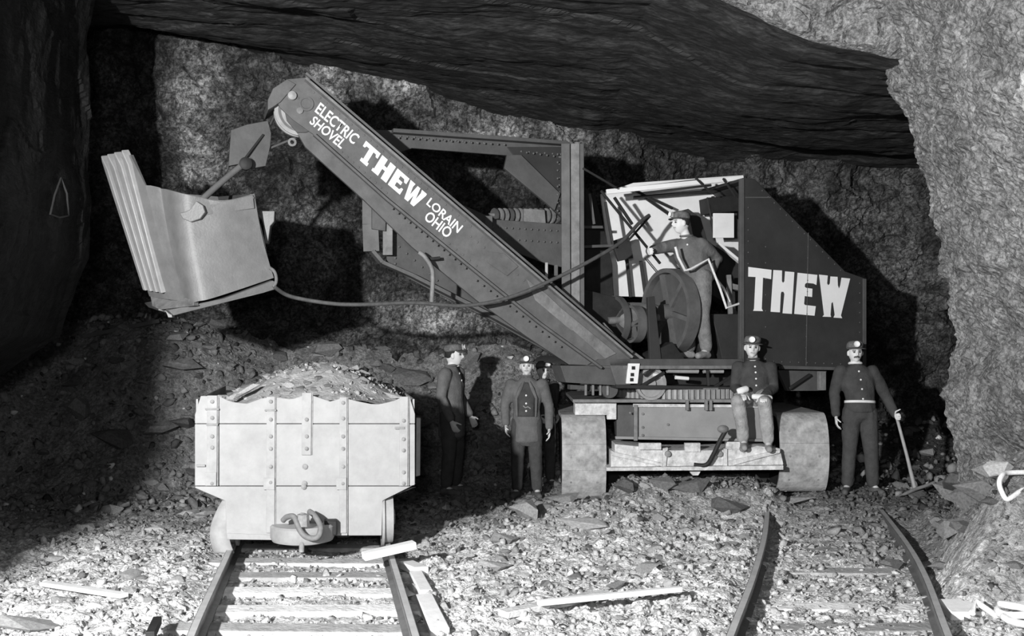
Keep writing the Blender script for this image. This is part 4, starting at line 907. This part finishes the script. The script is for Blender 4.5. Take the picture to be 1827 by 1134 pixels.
def person(label, loc, heading, sc=1.0, J=None, head=(0, 0, 0), coat='cloth', trous='trous', boots='boots', hem=.74, moustache=False, group=None,
           curls=(.4, .4), buttons=4, belt=False, vest=False, hemband=False, capk=1.0, lampdir=0, bdist=.095, grip=None, palm=None, cuff=False, collar=False, hatk='cap'):
    """J: joints in body-local metres (facing -y, a = x<0, b = x>0). head: yaw, pitch, roll"""
    R = Matrix.Rotation(heading, 4, 'Z'); W = Matrix.Translation(loc) @ R @ Matrix.Scale(sc, 4)
    j = dict(pel=(0, 0, .95), waist=(0, -.005, 1.08), chest=(0, 0, 1.27), neck=(0, .01, 1.46), head=(0, -.015, 1.605),
             sha=(-.18, 0, 1.40), shb=(.18, 0, 1.40), ela=(-.245, .03, 1.13), elb=(.245, .03, 1.13), wra=(-.27, -.04, .88), wrb=(.27, -.04, .88),
             hpa=(-.09, 0, .92), hpb=(.09, 0, .92), kna=(-.11, -.02, .49), knb=(.11, -.02, .49), ana=(-.125, .02, .09), anb=(.125, .02, .09), toa=(-.16, -.15, .035), tob=(.16, -.15, .035),
             hda=None, hdb=None)
    inv = W.inverted()
    for k, v in (J or {}).items(): j[k] = (inv @ v) if isinstance(v, Vector) else Vector(v)
    j = {k: (Vector(v) if v is not None else None) for k, v in j.items()}
    side = (j['shb'] - j['sha']).normalized(); hs_ = (j['hpb'] - j['hpa']).normalized()
    H = Matrix.Translation(j['head']) @ Matrix.Rotation(head[0], 4, 'Z') @ Matrix.Rotation(head[1], 4, 'X') @ Matrix.Rotation(head[2], 4, 'Y')
    b = MB()
    # torso
    eloft(b, [(j['pel'] - Vector((0, 0, .06)), .13, .10), (j['pel'], .145, .105), (j['waist'], .125, .09), (j['chest'], .155, .105), (j['chest'].lerp(j['neck'], .6), .14, .085), (j['neck'], .06, .06)], side)
    limb(b, [j['neck'] - Vector((0, 0, .03)), j['neck'].lerp(j['head'], .6)], [.058, .052])
    for c in 'ab':
        limb(b, [j['sh' + c], j['el' + c], j['wr' + c]], [.055, .04, .026])
        limb(b, [j['hp' + c], j['kn' + c], j['an' + c]], [.085, .055, .038])
        limb(b, [j['an' + c], j['to' + c]], [.038, .025])
        d = (j['hd' + c] if j['hd' + c] is not None else (j['wr' + c] - j['el' + c])).normalized()
        sg = -1 if c == 'a' else 1
        n_ = (palm[c] if palm and c in palm else Vector((-sg, 0, 0)) + Vector((0, -.2, 0)))
        hand(b, j['wr' + c] + d * .02, d, n_, Vector((0, -1, 0)) if abs(d.z) > .5 else Vector((0, 0, 1)), curls[0 if c == 'a' else 1], 1.0)
    # head
    def hp(x, y, z):
        X_ = x * .076 * (1 - .26 * max(0, -z) ** 1.3); Y_ = y * (.10 if y > 0 else .090); Z_ = z * .118
        g = lambda cx, cz, sx, sz: math.exp(-((x - cx) / sx) ** 2 - ((z - cz) / sz) ** 2)
        if y < 0:
            Y_ -= .026 * g(0, -.14, .13, .15) + .012 * g(0, .05, .10, .2) + .010 * g(0, -.82, .35, .16) + .005 * g(0, .27, .5, .09) + .006 * g(0, -.48, .3, .07) + .004 * g(0, -.38, .3, .06)
            Y_ += .013 * (g(.40, .08, .2, .12) + g(-.40, .08, .2, .12)) + .004 * g(0, -.43, .3, .03)
        return Vector((X_, Y_, Z_))
    vs = []; fs = []; nn_, mm = 40, 32
    for i in range(mm + 1):
        th = math.pi * i / mm
        for q_ in range(nn_):
            a = 2 * math.pi * q_ / nn_; vs.append(H @ hp(math.sin(th) * math.cos(a), math.sin(th) * math.sin(a), math.cos(th)))
    for i in range(mm):
        for q_ in range(nn_): fs.append((i * nn_ + q_, (i + 1) * nn_ + q_, (i + 1) * nn_ + (q_ + 1) % nn_, i * nn_ + (q_ + 1) % nn_))
    b.add(vs, fs, True)
    for sx in (-1, 1):
        e = MB(); e.ball((0, 0, 0), 1, 10, (.012, .02, .033)); b.add([H @ (Vector((sx * .079, .005, -.005)) + v) for v in e.v], e.f, True)
    me = remesh(b, .0075, 1); n = len(me.vertices); co = np.empty(n * 3); me.vertices.foreach_get('co', co); co = co.reshape(-1, 3)
    Hi = np.array(H.inverted()); L = co @ Hi[:3, :3].T + Hi[:3, 3]
    tone = np.ones(n); fr_ = L[:, 1] < -.04; ax_ = np.abs(L[:, 0])
    inh = (np.abs(L[:, 2]) < .13) & (ax_ < .1) & (np.abs(L[:, 1]) < .13)
    def paint(cond, v): tone[inh & fr_ & cond] = v
    paint((ax_ > .014) & (ax_ < .048) & (np.abs(L[:, 2] - .030) < .007), .25)
    paint((ax_ > .018) & (ax_ < .044) & (np.abs(L[:, 2] - .011) < .009), .35)
    paint((ax_ < .024) & (np.abs(L[:, 2] + .050) < .006), .45)
    if moustache: paint((ax_ < .034) & (np.abs(L[:, 2] + .040 + ax_ * .25) < .010), .10)
    at = me.attributes.new('tone', 'FLOAT', 'POINT'); at.data.foreach_set('value', tone.astype(np.float32))
    org = Vector(loc)
    def place(me_): me_.transform(Matrix.Translation(-org) @ W)
    place(me); root_ = link('person', me, M['skin']); root_.location = loc; tag(root_, label, 'person', group)
    def cloth(name, mb, m, voxel=.014, amp=.007, lab=None, fsc=9, smooth=2):
        me_ = remesh(mb, voxel, smooth); n_ = len(me_.vertices); c_ = np.empty(n_ * 3); me_.vertices.foreach_get('co', c_); c_ = c_.reshape(-1, 3)
        nm = np.empty(n_ * 3); me_.vertices.foreach_get('normal', nm); nm = nm.reshape(-1, 3)
        f_ = fbm(c_[:, 0] * fsc + loc[0], c_[:, 1] * fsc, c_[:, 2] * fsc * .55 + c_[:, 0] * 4, 3, 600, .5, True)
        c_ = c_ + nm * (f_ * amp)[:, None]; me_.vertices.foreach_set('co', c_.ravel()); place(me_)
        o = link(name, me_, m, root_)
        if lab: o['label'] = lab
        return o
    def small(name, mb, m, par=None, lab=None):
        me_ = mb.mesh(name); place(me_); o = link(name, me_, m, par or root_)
        if lab: o['label'] = lab
        return o
    # coat or shirt
    c = MB(); up_ = (j['neck'] - j['pel']).normalized()
    hemc = j['pel'] + (Vector((0, 0, -1))) * (.95 - hem)
    rg = [(hemc, .185, .145), (j['pel'], .178, .138), (j['waist'], .160, .122), (j['chest'], .188, .132), (j['chest'].lerp(j['neck'], .55), .185, .108), (j['chest'].lerp(j['neck'], .85), .115, .085), (j['neck'] + up_ * .01, .068, .068)]
    if hem > .9: rg = rg[1:]
    eloft(c, rg, side)
    for q_ in 'ab':
        w2 = j['el' + q_].lerp(j['wr' + q_], .93)
        limb(c, [j['sh' + q_] + Vector((0, 0, -.01)), j['sh' + q_].lerp(j['el' + q_], .5), j['el' + q_], j['el' + q_].lerp(j['wr' + q_], .5), w2], [.077, .070, .060, .055, .048])
    ct_ = cloth('jacket', c, M[coat])
    cl = MB(); ring = []
    for i in range(20):
        a = 2 * math.pi * i / 20; ring.append(j['neck'] + side * math.cos(a) * .066 + side.cross(up_) * math.sin(a) * .066 + up_ * (.022 + .008 * math.sin(a)))
    cl.tube(ring, .015, 8, True); small('collar', cl, M['linen' if collar else coat], ct_)
    # trousers
    t_ = MB(); eloft(t_, [(j['pel'] - Vector((0, 0, .08)), .15, .12), (j['pel'], .158, .122), (j['waist'], .14, .105)], hs_)
    for q_ in 'ab':
        an2 = j['kn' + q_].lerp(j['an' + q_], .88)
        limb(t_, [j['hp' + q_], j['hp' + q_].lerp(j['kn' + q_], .5), j['kn' + q_], j['kn' + q_].lerp(j['an' + q_], .5), an2], [.105, .095, .077, .072, .066])
    cloth('trousers', t_, M[trous], amp=.010)
    for q_ in 'ab':
        bt_ = MB(); A_ = j['an' + q_]; T_ = j['to' + q_]; dr_ = (T_ - A_); dr_.z = 0; dr_.normalize()
        limb(bt_, [j['kn' + q_].lerp(A_, .80), A_ + Vector((0, 0, .01))], [.050, .048])
        limb(bt_, [A_ - dr_ * .035 + Vector((0, 0, -.045)), A_ + dr_ * .05 + Vector((0, 0, -.035)), Vector((T_.x, T_.y, A_.z - .05)) + dr_ * .01], [.040, .044, .036])
        cloth('boot', bt_, M[boots], .012, .002)
    fwd = -(side.cross(up_)); fwd = fwd if fwd.y < 0 else -fwd
    def front(u, v, extra=0):   # point on the jacket front; u = sideways angle, v = 0 pelvis .. 1 neck
        seq = [j['pel'], j['waist'], j['chest'], j['chest'].lerp(j['neck'], .85)]; rx_ = [.178, .160, .188, .115]; ry_ = [.138, .122, .132, .085]
        k_ = min(v, .999) * 3; i = int(k_); f_ = k_ - i; ctr = seq[i].lerp(seq[i + 1], f_); a_ = rx_[i] * (1 - f_) + rx_[i + 1] * f_; b_ = ry_[i] * (1 - f_) + ry_[i + 1] * f_
        return ctr + side * math.sin(u) * (a_ + extra) + fwd * math.cos(u) * (b_ + extra)
    if vest:
        mb_ = MB(); vs = []; R_ = 14
        for i in range(R_):
            v = .12 + .84 * i / (R_ - 1); hw = .62 if v < .6 else .62 * (1 - (v - .6) / .45)
            for q_ in range(7): vs.append(front((q_ / 6 - .5) * 2 * max(hw, .05), v, .010))
        mb_.add(vs, [(i * 7 + q_, i * 7 + q_ + 1, (i + 1) * 7 + q_ + 1, (i + 1) * 7 + q_) for i in range(R_ - 1) for q_ in range(6)], True)
        ve = small('waistcoat', mb_, M['cloth'], ct_); md = ve.modifiers.new('s', 'SOLIDIFY'); md.thickness = .012
        for sg in (-1, 1):
            small('lapel', MB().tube([front(sg * .66, .12, .014), front(sg * .66, .58, .016), front(sg * .42, .8, .018), front(sg * .25, .98, .016)], [.012, .018, .026, .012], 8), M['boom_cloth'], ct_)
        for v in (.3, .47, .64): small('button', MB().lathe(front(0, v, .022), fwd, [(0, .013), (.006, .011), (.009, 0)], 10), M['linen'], ve)
        small('watch_chain', MB().tube([front(-.2, .42, .018), front(-.05, .38, .022), front(.12, .40, .02), front(.3, .36, .016)], .006, 6), M['lit'], ve)
    for i in range(buttons):
        v = .92 - i * bdist * 1.75; small('button', MB().lathe(front(0, v, .008), fwd, [(0, .011), (.006, .010), (.009, 0)], 10), M['linen'], ct_)
    if belt:
        ring = [j['waist'] + Vector((0, 0, -.035)) + side * math.cos(a) * .172 + side.cross(up_) * math.sin(a) * .136 + Vector((0, 0, -.012 * math.sin(-a))) for a in [2 * math.pi * i / 32 for i in range(32)]]
        mb_ = MB(); vs = []
        for p in ring: vs += [p + Vector((0, 0, -.014)), p + Vector((0, 0, .014))]
        n = len(ring); mb_.add(vs, [(2 * i, 2 * ((i + 1) % n), 2 * ((i + 1) % n) + 1, 2 * i + 1) for i in range(n)], True)
        o = small('belt', mb_, M['linen'], ct_, 'pale belt'); md = o.modifiers.new('s', 'SOLIDIFY'); md.thickness = .008; md.offset = 1
    if hemband:
        for q_ in 'ab':
            p = j['hp' + q_].lerp(j['kn' + q_], .30); d = (j['kn' + q_] - j['hp' + q_]).normalized()
            mb_ = MB(); eloft(mb_, [(p - d * .03, .10, .098), (p + d * .035, .103, .10)], hs_); cloth('apron_hem', mb_, M['linen'], .012, .008, 'white cloth across the lap')
    if cuff:
        for q_ in 'ab':
            d = (j['wr' + q_] - j['el' + q_]).normalized(); mb_ = MB(); mb_.tube([j['wr' + q_] - d * .03, j['wr' + q_]], [.042, .040], 12); small('cuff', mb_, M['linen'], ct_)
    # hair, cap, lamp
    def HT(p): return H @ Vector(p)
    h_ = MB(); e = MB().ball((0, 0, 0), 1, 20, (.083, .088, .092)); h_.add([HT(v + Vector((0, .026, .028))) for v in e.v], e.f, True)
    small('hair', h_, M['hair'])
    K = H @ Matrix.Rotation(-.10, 4, 'X')
    c_ = MB(); prof = [(.0, .088), (.015, .092), (.04, .094), (.062, .088), (.078, .070), (.086, .04), (.088, .0)]; vs = []; n = 28
    for (z, r_) in prof:
        for q_ in range(n):
            a = 2 * math.pi * q_ / n; wob = 1 + .04 * math.sin(3 * a + z * 40)
            vs.append(K @ Vector((math.cos(a) * r_ * wob, math.sin(a) * r_ * 1.16 * wob + .006, .050 + z * capk)))
    c_.add(vs, [(i * n + q_, i * n + (q_ + 1) % n, (i + 1) * n + (q_ + 1) % n, (i + 1) * n + q_) for i in range(len(prof) - 1) for q_ in range(n)], True)
    cp = small('cap', c_, M['cap']); md = cp.modifiers.new('s', 'SOLIDIFY'); md.thickness = .006
    pk = MB(); vs = []; fs = []
    for i in range(13):
        a = math.pi * (1.15 + .70 * i / 12)
        for r_, dz in ((.086, .056), (.122, .046), (.135, .040)):
            vs.append(K @ Vector((math.cos(a) * r_ * .95, math.sin(a) * r_ * 1.10 + .006, dz)))
    fs = [(i * 3 + q_, i * 3 + q_ + 1, (i + 1) * 3 + q_ + 1, (i + 1) * 3 + q_) for i in range(12) for q_ in range(2)]
    pk.add(vs, fs, True); o = small('peak', pk, M['boots'], cp); md = o.modifiers.new('s', 'SOLIDIFY'); md.thickness = .006
    lp_ = MB(); Lc = K @ Vector((lampdir * .03, -.105, .085)); Ld = (K.to_3x3() @ Vector((lampdir * .2, -1, .1))).normalized(); Lu = (K.to_3x3() @ Vector((0, 0, 1))).normalized()
    lp_.lathe(Lc, Lu, [(-.028, 0), (-.028, .018), (.015, .019), (.024, .010), (.034, .008), (.036, 0)], 14)
    lm = small('cap_lamp', lp_, M['lit'], cp)
    rf_ = MB().lathe(Lc + Ld * .014, Ld, [(0, .006), (.006, .020), (.020, .034), (.022, .034), (.008, .018), (.004, .0)], 20)
    me_ = rf_.mesh('r'); bpy.data.meshes.remove(me_); small('lamp_reflector', rf_, M['linen'], cp)
    # eyes
    for sx in (-1, 1): small('eye', MB().ball(HT((sx * .031, -.078, .010)), .009, 8), M['eye'])
    return root_, W, j

def gp(px, Y, sink=.0):
    x = (px - CX) / FPX * Y; return Vector((x, Y, gz1(x, Y, False) - sink))
# man at the left, in profile, looking right
g0 = gp(806, 12.0)
person('man in dark coat standing in profile, nearest to the ore car, looking right', g0, math.radians(68), 1.0 * (P(0, 613, 12.0).z - g0.z) / 1.735, dict(wra=(-.24, -.10, .88), ela=(-.25, .02, 1.13), wrb=(.22, -.13, .90), elb=(.25, .02, 1.13), head=(.0, -.035, 1.60)),
       head=(math.radians(12), math.radians(0), 0), coat='boom_cloth', hem=.68, buttons=2)
g0 = gp(940, 11.75)
person('man in open coat and waistcoat facing the camera, left of the shovel crawler', g0, math.radians(-4), (P(0, 634, 11.75).z - g0.z) / 1.735,
       dict(sha=(-.19, 0, 1.39), shb=(.19, 0, 1.39), ela=(-.27, .04, 1.12), elb=(.27, .04, 1.12), wra=(-.25, -.06, .90), wrb=(.275, -.06, .86)), coat='boom_cloth', hem=.70, buttons=0, vest=True, head=(0, .05, 0), capk=.8)
g0 = gp(968, 12.3)
person('man mostly hidden behind the one in open coat, only face and cap lamp showing', g0, math.radians(25), (P(0, 645, 12.3).z - g0.z) / 1.735, dict(elb=(.20, .05, 1.13), wrb=(.14, -.16, 1.0), ela=(-.21, .05, 1.13), wra=(-.15, -.16, 1.0)), head=(0, 0, 0), coat='cloth', buttons=0, lampdir=.4)
# man with the pick
g0 = gp(1534, 11.35)
g0.z = max(g0.z, P(0, 893, 11.35).z)
k6 = (P(0, 608, 11.35).z - g0.z) / 1.735; hp6 = P(1603, 757, 11.25)
person('man in buttoned shirt and pale belt at right, one hand on an upright pick', g0, math.radians(-3), k6,
       dict(head=(-.055, -.015, 1.60), neck=(-.045, .01, 1.46), chest=(-.02, 0, 1.27), sha=(-.21, 0, 1.40), shb=(.14, 0, 1.395), ela=(-.275, .03, 1.14), wra=(-.275, -.04, .90), elb=P(1583, 710, 11.38), wrb=P(1598, 741, 11.28),
            hdb=Vector((.25, -.15, -1)), kna=(-.12, -.02, .49), ana=(-.135, .02, .09), knb=(.12, -.02, .49), anb=(.155, .02, .09), toa=(-.20, -.14, .035), tob=(.20, -.15, .035)),
       coat='cloth', hem=.93, buttons=4, bdist=.11, belt=True, moustache=True, curls=(.4, 1.1), palm=dict(b=Vector((.1, -1, 0))), collar=True, lampdir=-.4)
# man on the deck, facing left
pd = PM(1243, 641, .22); pd.z = P(0, 640, pd.y).z + .0
k4 = (PM(1213, 371, .22).z - pd.z) / 1.70
lever_hand = PM(1148, 449, .10)
person('man standing on the shovel deck among the gears, facing left with arm outstretched', pd, math.radians(-52), k4,
       dict(head=PM(1214, 398, .18), neck=PM(1226, 424, .20), chest=PM(1232, 452, .22), waist=PM(1244, 482, .22), pel=PM(1248, 502, .22), sha=PM(1208, 436, .26), shb=PM(1252, 434, .12), ela=PM(1180, 442, .22), wra=PM(1158, 448, .16), hda=Vector((-.2, -1, .0)),
            elb=PM(1280, 462, .2), wrb=PM(1262, 494, .12), hpa=(-.09, 0, .92), hpb=(.09, 0, .92)), head=(math.radians(-18), .05, 0), coat='boom_cloth', trous='dusttrous2', boots='dustboots', hem=.93, buttons=1, curls=(.7, .5), lampdir=0)
# seated man
ps = P(1347, 800, 11.15); k5 = .93; 
def Q(px, py, Y): return P(px, py, Y)
person('man seated on the shovel frame with dusty trousers, right of the drawbar hook', Vector((ps.x, ps.y, P(0, 800, 11.0).z)), 0, k5,
       dict(head=Q(1342, 620, 11.12), neck=Q(1344, 644, 11.17), chest=Q(1345, 668, 11.18), waist=Q(1346, 692, 11.18), pel=Q(1346, 704, 11.18), sha=Q(1318, 654, 11.17), shb=Q(1374, 654, 11.15), ela=Q(1312, 690, 11.16), elb=Q(1380, 692, 11.15),
            wra=Q(1325, 704, 10.95), wrb=Q(1362, 708, 10.93), hda=Vector((.3, -1, -.4)), hdb=Vector((-.1, -1, -.3)), hpa=Q(1332, 706, 11.15), hpb=Q(1360, 708, 11.15), kna=Q(1317, 716, 10.86), knb=Q(1364, 718, 10.86),
            ana=Q(1327, 788, 10.92), anb=Q(1371, 791, 10.92), toa=Q(1328, 800, 10.77), tob=Q(1373, 802, 10.77)), head=(math.radians(-6), .08, .05), coat='cloth', trous='dusttrous', boots='dustboots', hem=.93, buttons=4, palm=dict(a=Vector((0, 0, -1)), b=Vector((0, 0, -1))), lampdir=-.6)
seated = [o_ for o_ in COL.objects if o_.name.startswith('person') and 'seated' in o_.get('label', '')][0]
for (a, b, r_) in ((Q(1315, 699, 10.94), Q(1334, 693, 10.96), .036), (Q(1341, 707, 10.92), Q(1377, 710, 10.94), .030)):
    m_ = MB(); m_.tube(catmull([a, a.lerp(b, .5) + Vector((0, -.015, .004)), b], 3), [r_ * .8] + [r_] * 5 + [r_ * .8], 12); me_ = remesh(m_, .01, 1); me_.transform(Matrix.Translation(-seated.location)); o = link('apron_hem', me_, M['linen'], seated); o['label'] = 'bright white cloth edge across the lap'
# white cord hanging on the deck
cdp = [PM(1205, 440, -.02), PM(1210, 458, -.02), PM(1222, 482, -.02), PM(1232, 480, -.02), PM(1264, 462, -.02), PM(1285, 515, -.02), PM(1296, 549, -.02), (PM(1320, 541, .02))]
o = MB().tube(cdp, .014, 8).build('cord', M['rope'], None); tag(o, 'white cord slung around the man on the deck and hooked to the house side', 'cord')
o = MB().tube([PM(1278, 497, .1), PM(1290, 512, .1), PM(1302, 538, .1)], .012, 8).build('cord', M['rope'], None); tag(o, 'short pale cord end hanging behind the longer white one', 'cord')
# pick
pk_ = root('pickaxe', P(1632, 872, 11.05), 'pickaxe standing head down on the rubble, its handle in a man\'s hand', 'pickaxe')
MB().tube([P(1601, 748, 11.26), P(1618, 812, 11.14), P(1633, 874, 11.05)], [.017, .018, .023], 10).build('handle', M['lit'], pk_, label='worn pale wooden handle')
MB().tube(catmull([P(1603, 885, 10.94), P(1618, 879, 10.96), P(1634, 872, 10.99), P(1652, 866, 11.02), P(1668, 859, 11.04)], 4), [.008] * 3 + [.018] * 10 + [.014] * 3 + [.008], 8).build('head', M['iron'], pk_)

# ================================================================== small things lying about
def thing(mb, name, m, label, cat, bevel=0, group=None): return tag(mb.build(name, m, None, bevel=bevel), label, cat, group)
def on(px, py, lift=.03):   # where the line of sight through the pixel meets the ground
    d = Vector(((px - CX) / FPX, 1, -(py - HY) / FPX)); t = 4.5
    while t < 14.5:
        p = Vector((0, 0, CH)) + d * t
        if p.z < gz1(p.x, p.y, False) + lift: return p
        t += .02
    return p
def lying(name, pts, w_, h_, m, label, cat, lift=.03, bevel=.004):
    a = on(*pts[0], lift); b = on(*pts[1], lift); return thing(MB().bar(a, b, w_, h_), name, m, label, cat, bevel)
lying('board', ((78, 1040), (222, 1062)), .07, .03, M['palewood'], 'thin pale board on the gravel at the far left', 'board', .05)
lying('plank', ((897, 1095), (1080, 1058)), .10, .04, M['wood'], 'broad grey plank lying in the rubble between the two tracks', 'plank', .05)
lying('plank', ((960, 1075), (1215, 1050)), .045, .035, M['palewood'], 'long narrow pale lath lying across the broad plank between the tracks', 'plank', .10)
lying('pole', ((150, 600), (285, 572)), .06, .05, M['steel'], 'dark pole lying on the muck pile below the bucket', 'pole', .12)
lying('post', ((268, 1134), (281, 1106)), .05, .05, M['black'], 'dark stub of timber in the gravel left of the left track', 'post', .08)
# boards along the outside of the left track
for i, (a, b, c, d_) in enumerate((((724, 1006), (752, 1018), .12, 0), ((742, 1024), (760, 1060), .10, 0), ((757, 1066), (785, 1128), .12, 0))):
    lying('block', (a, b), c, .06, M['palewood'], ('small pale wood block beside the left track, the farthest of three', 'pale wood block beside the left track, the middle one of three', 'longest pale wood block beside the left track, nearest the camera')[i], 'wood block', .04, .01)
lying('block', ((1700, 1075), (1728, 1100)), .22, .06, M['palewood'], 'pale wood block outside the right rail at the lower right', 'wood block', .02, .01)
# bent rod frame and coiled hose at the right edge
y0 = 7.55
p3 = [P(1850, 842, y0), P(1800, 843, y0), P(1788, 848, y0 - .05), P(1783, 862, y0 - .08), P(1788, 878, y0 - .1), P(1797, 890, y0 - .12), P(1815, 880, y0 - .1), P(1850, 853, y0)]
thing(MB().tube(catmull(p3, 5), .018, 10), 'bent_rod', M['rope'], 'bent pale rod loop standing on the rubble at the right edge', 'rod')
hz_ = gz1(3.0, 6.5, False) + .05; cpts = []
for i in range(80):
    a = 2 * math.pi * i / 26; r_ = .24 + .025 * math.sin(i * .9) - .0006 * i; cpts.append(Vector((3.20 + r_ * math.cos(a) * 1.1, 6.42 + r_ * math.sin(a) * .75, gz1(3.20 + r_ * math.cos(a), 6.42 + r_ * math.sin(a) * .75, False) + .05 + i * .0014 + .015 * math.sin(i * .6))))
thing(MB().tube([Vector((2.86, 6.62, hz_)), Vector((2.92, 6.70, hz_ + .05)), Vector((2.98, 6.58, hz_))] + cpts, .022, 8), 'hose', M['rope'], 'coil of pale hose on the gravel in the lower right corner', 'hose')
# pale wire loop hanging on the dark left wall
dg_ = bpy.context.evaluated_depsgraph_get(); lp3 = []
for (x, y) in ((103, 318), (113, 345), (116, 384), (100, 389), (84, 383), (92, 350)):
    d = Vector(((x - CX) / FPX, 1, -(y - HY) / FPX)).normalized(); hit, loc_, nrm_, *_r = SC.ray_cast(dg_, Vector((0, 0, CH)), d)
    lp3.append(loc_ + nrm_ * .03)
if max(q_.y for q_ in lp3) - min(q_.y for q_ in lp3) < 2:
    thing(MB().tube(lp3, .009, 6, True), 'wire_loop', M['steel'], 'small three-cornered wire loop hanging on the dark left wall', 'wire')
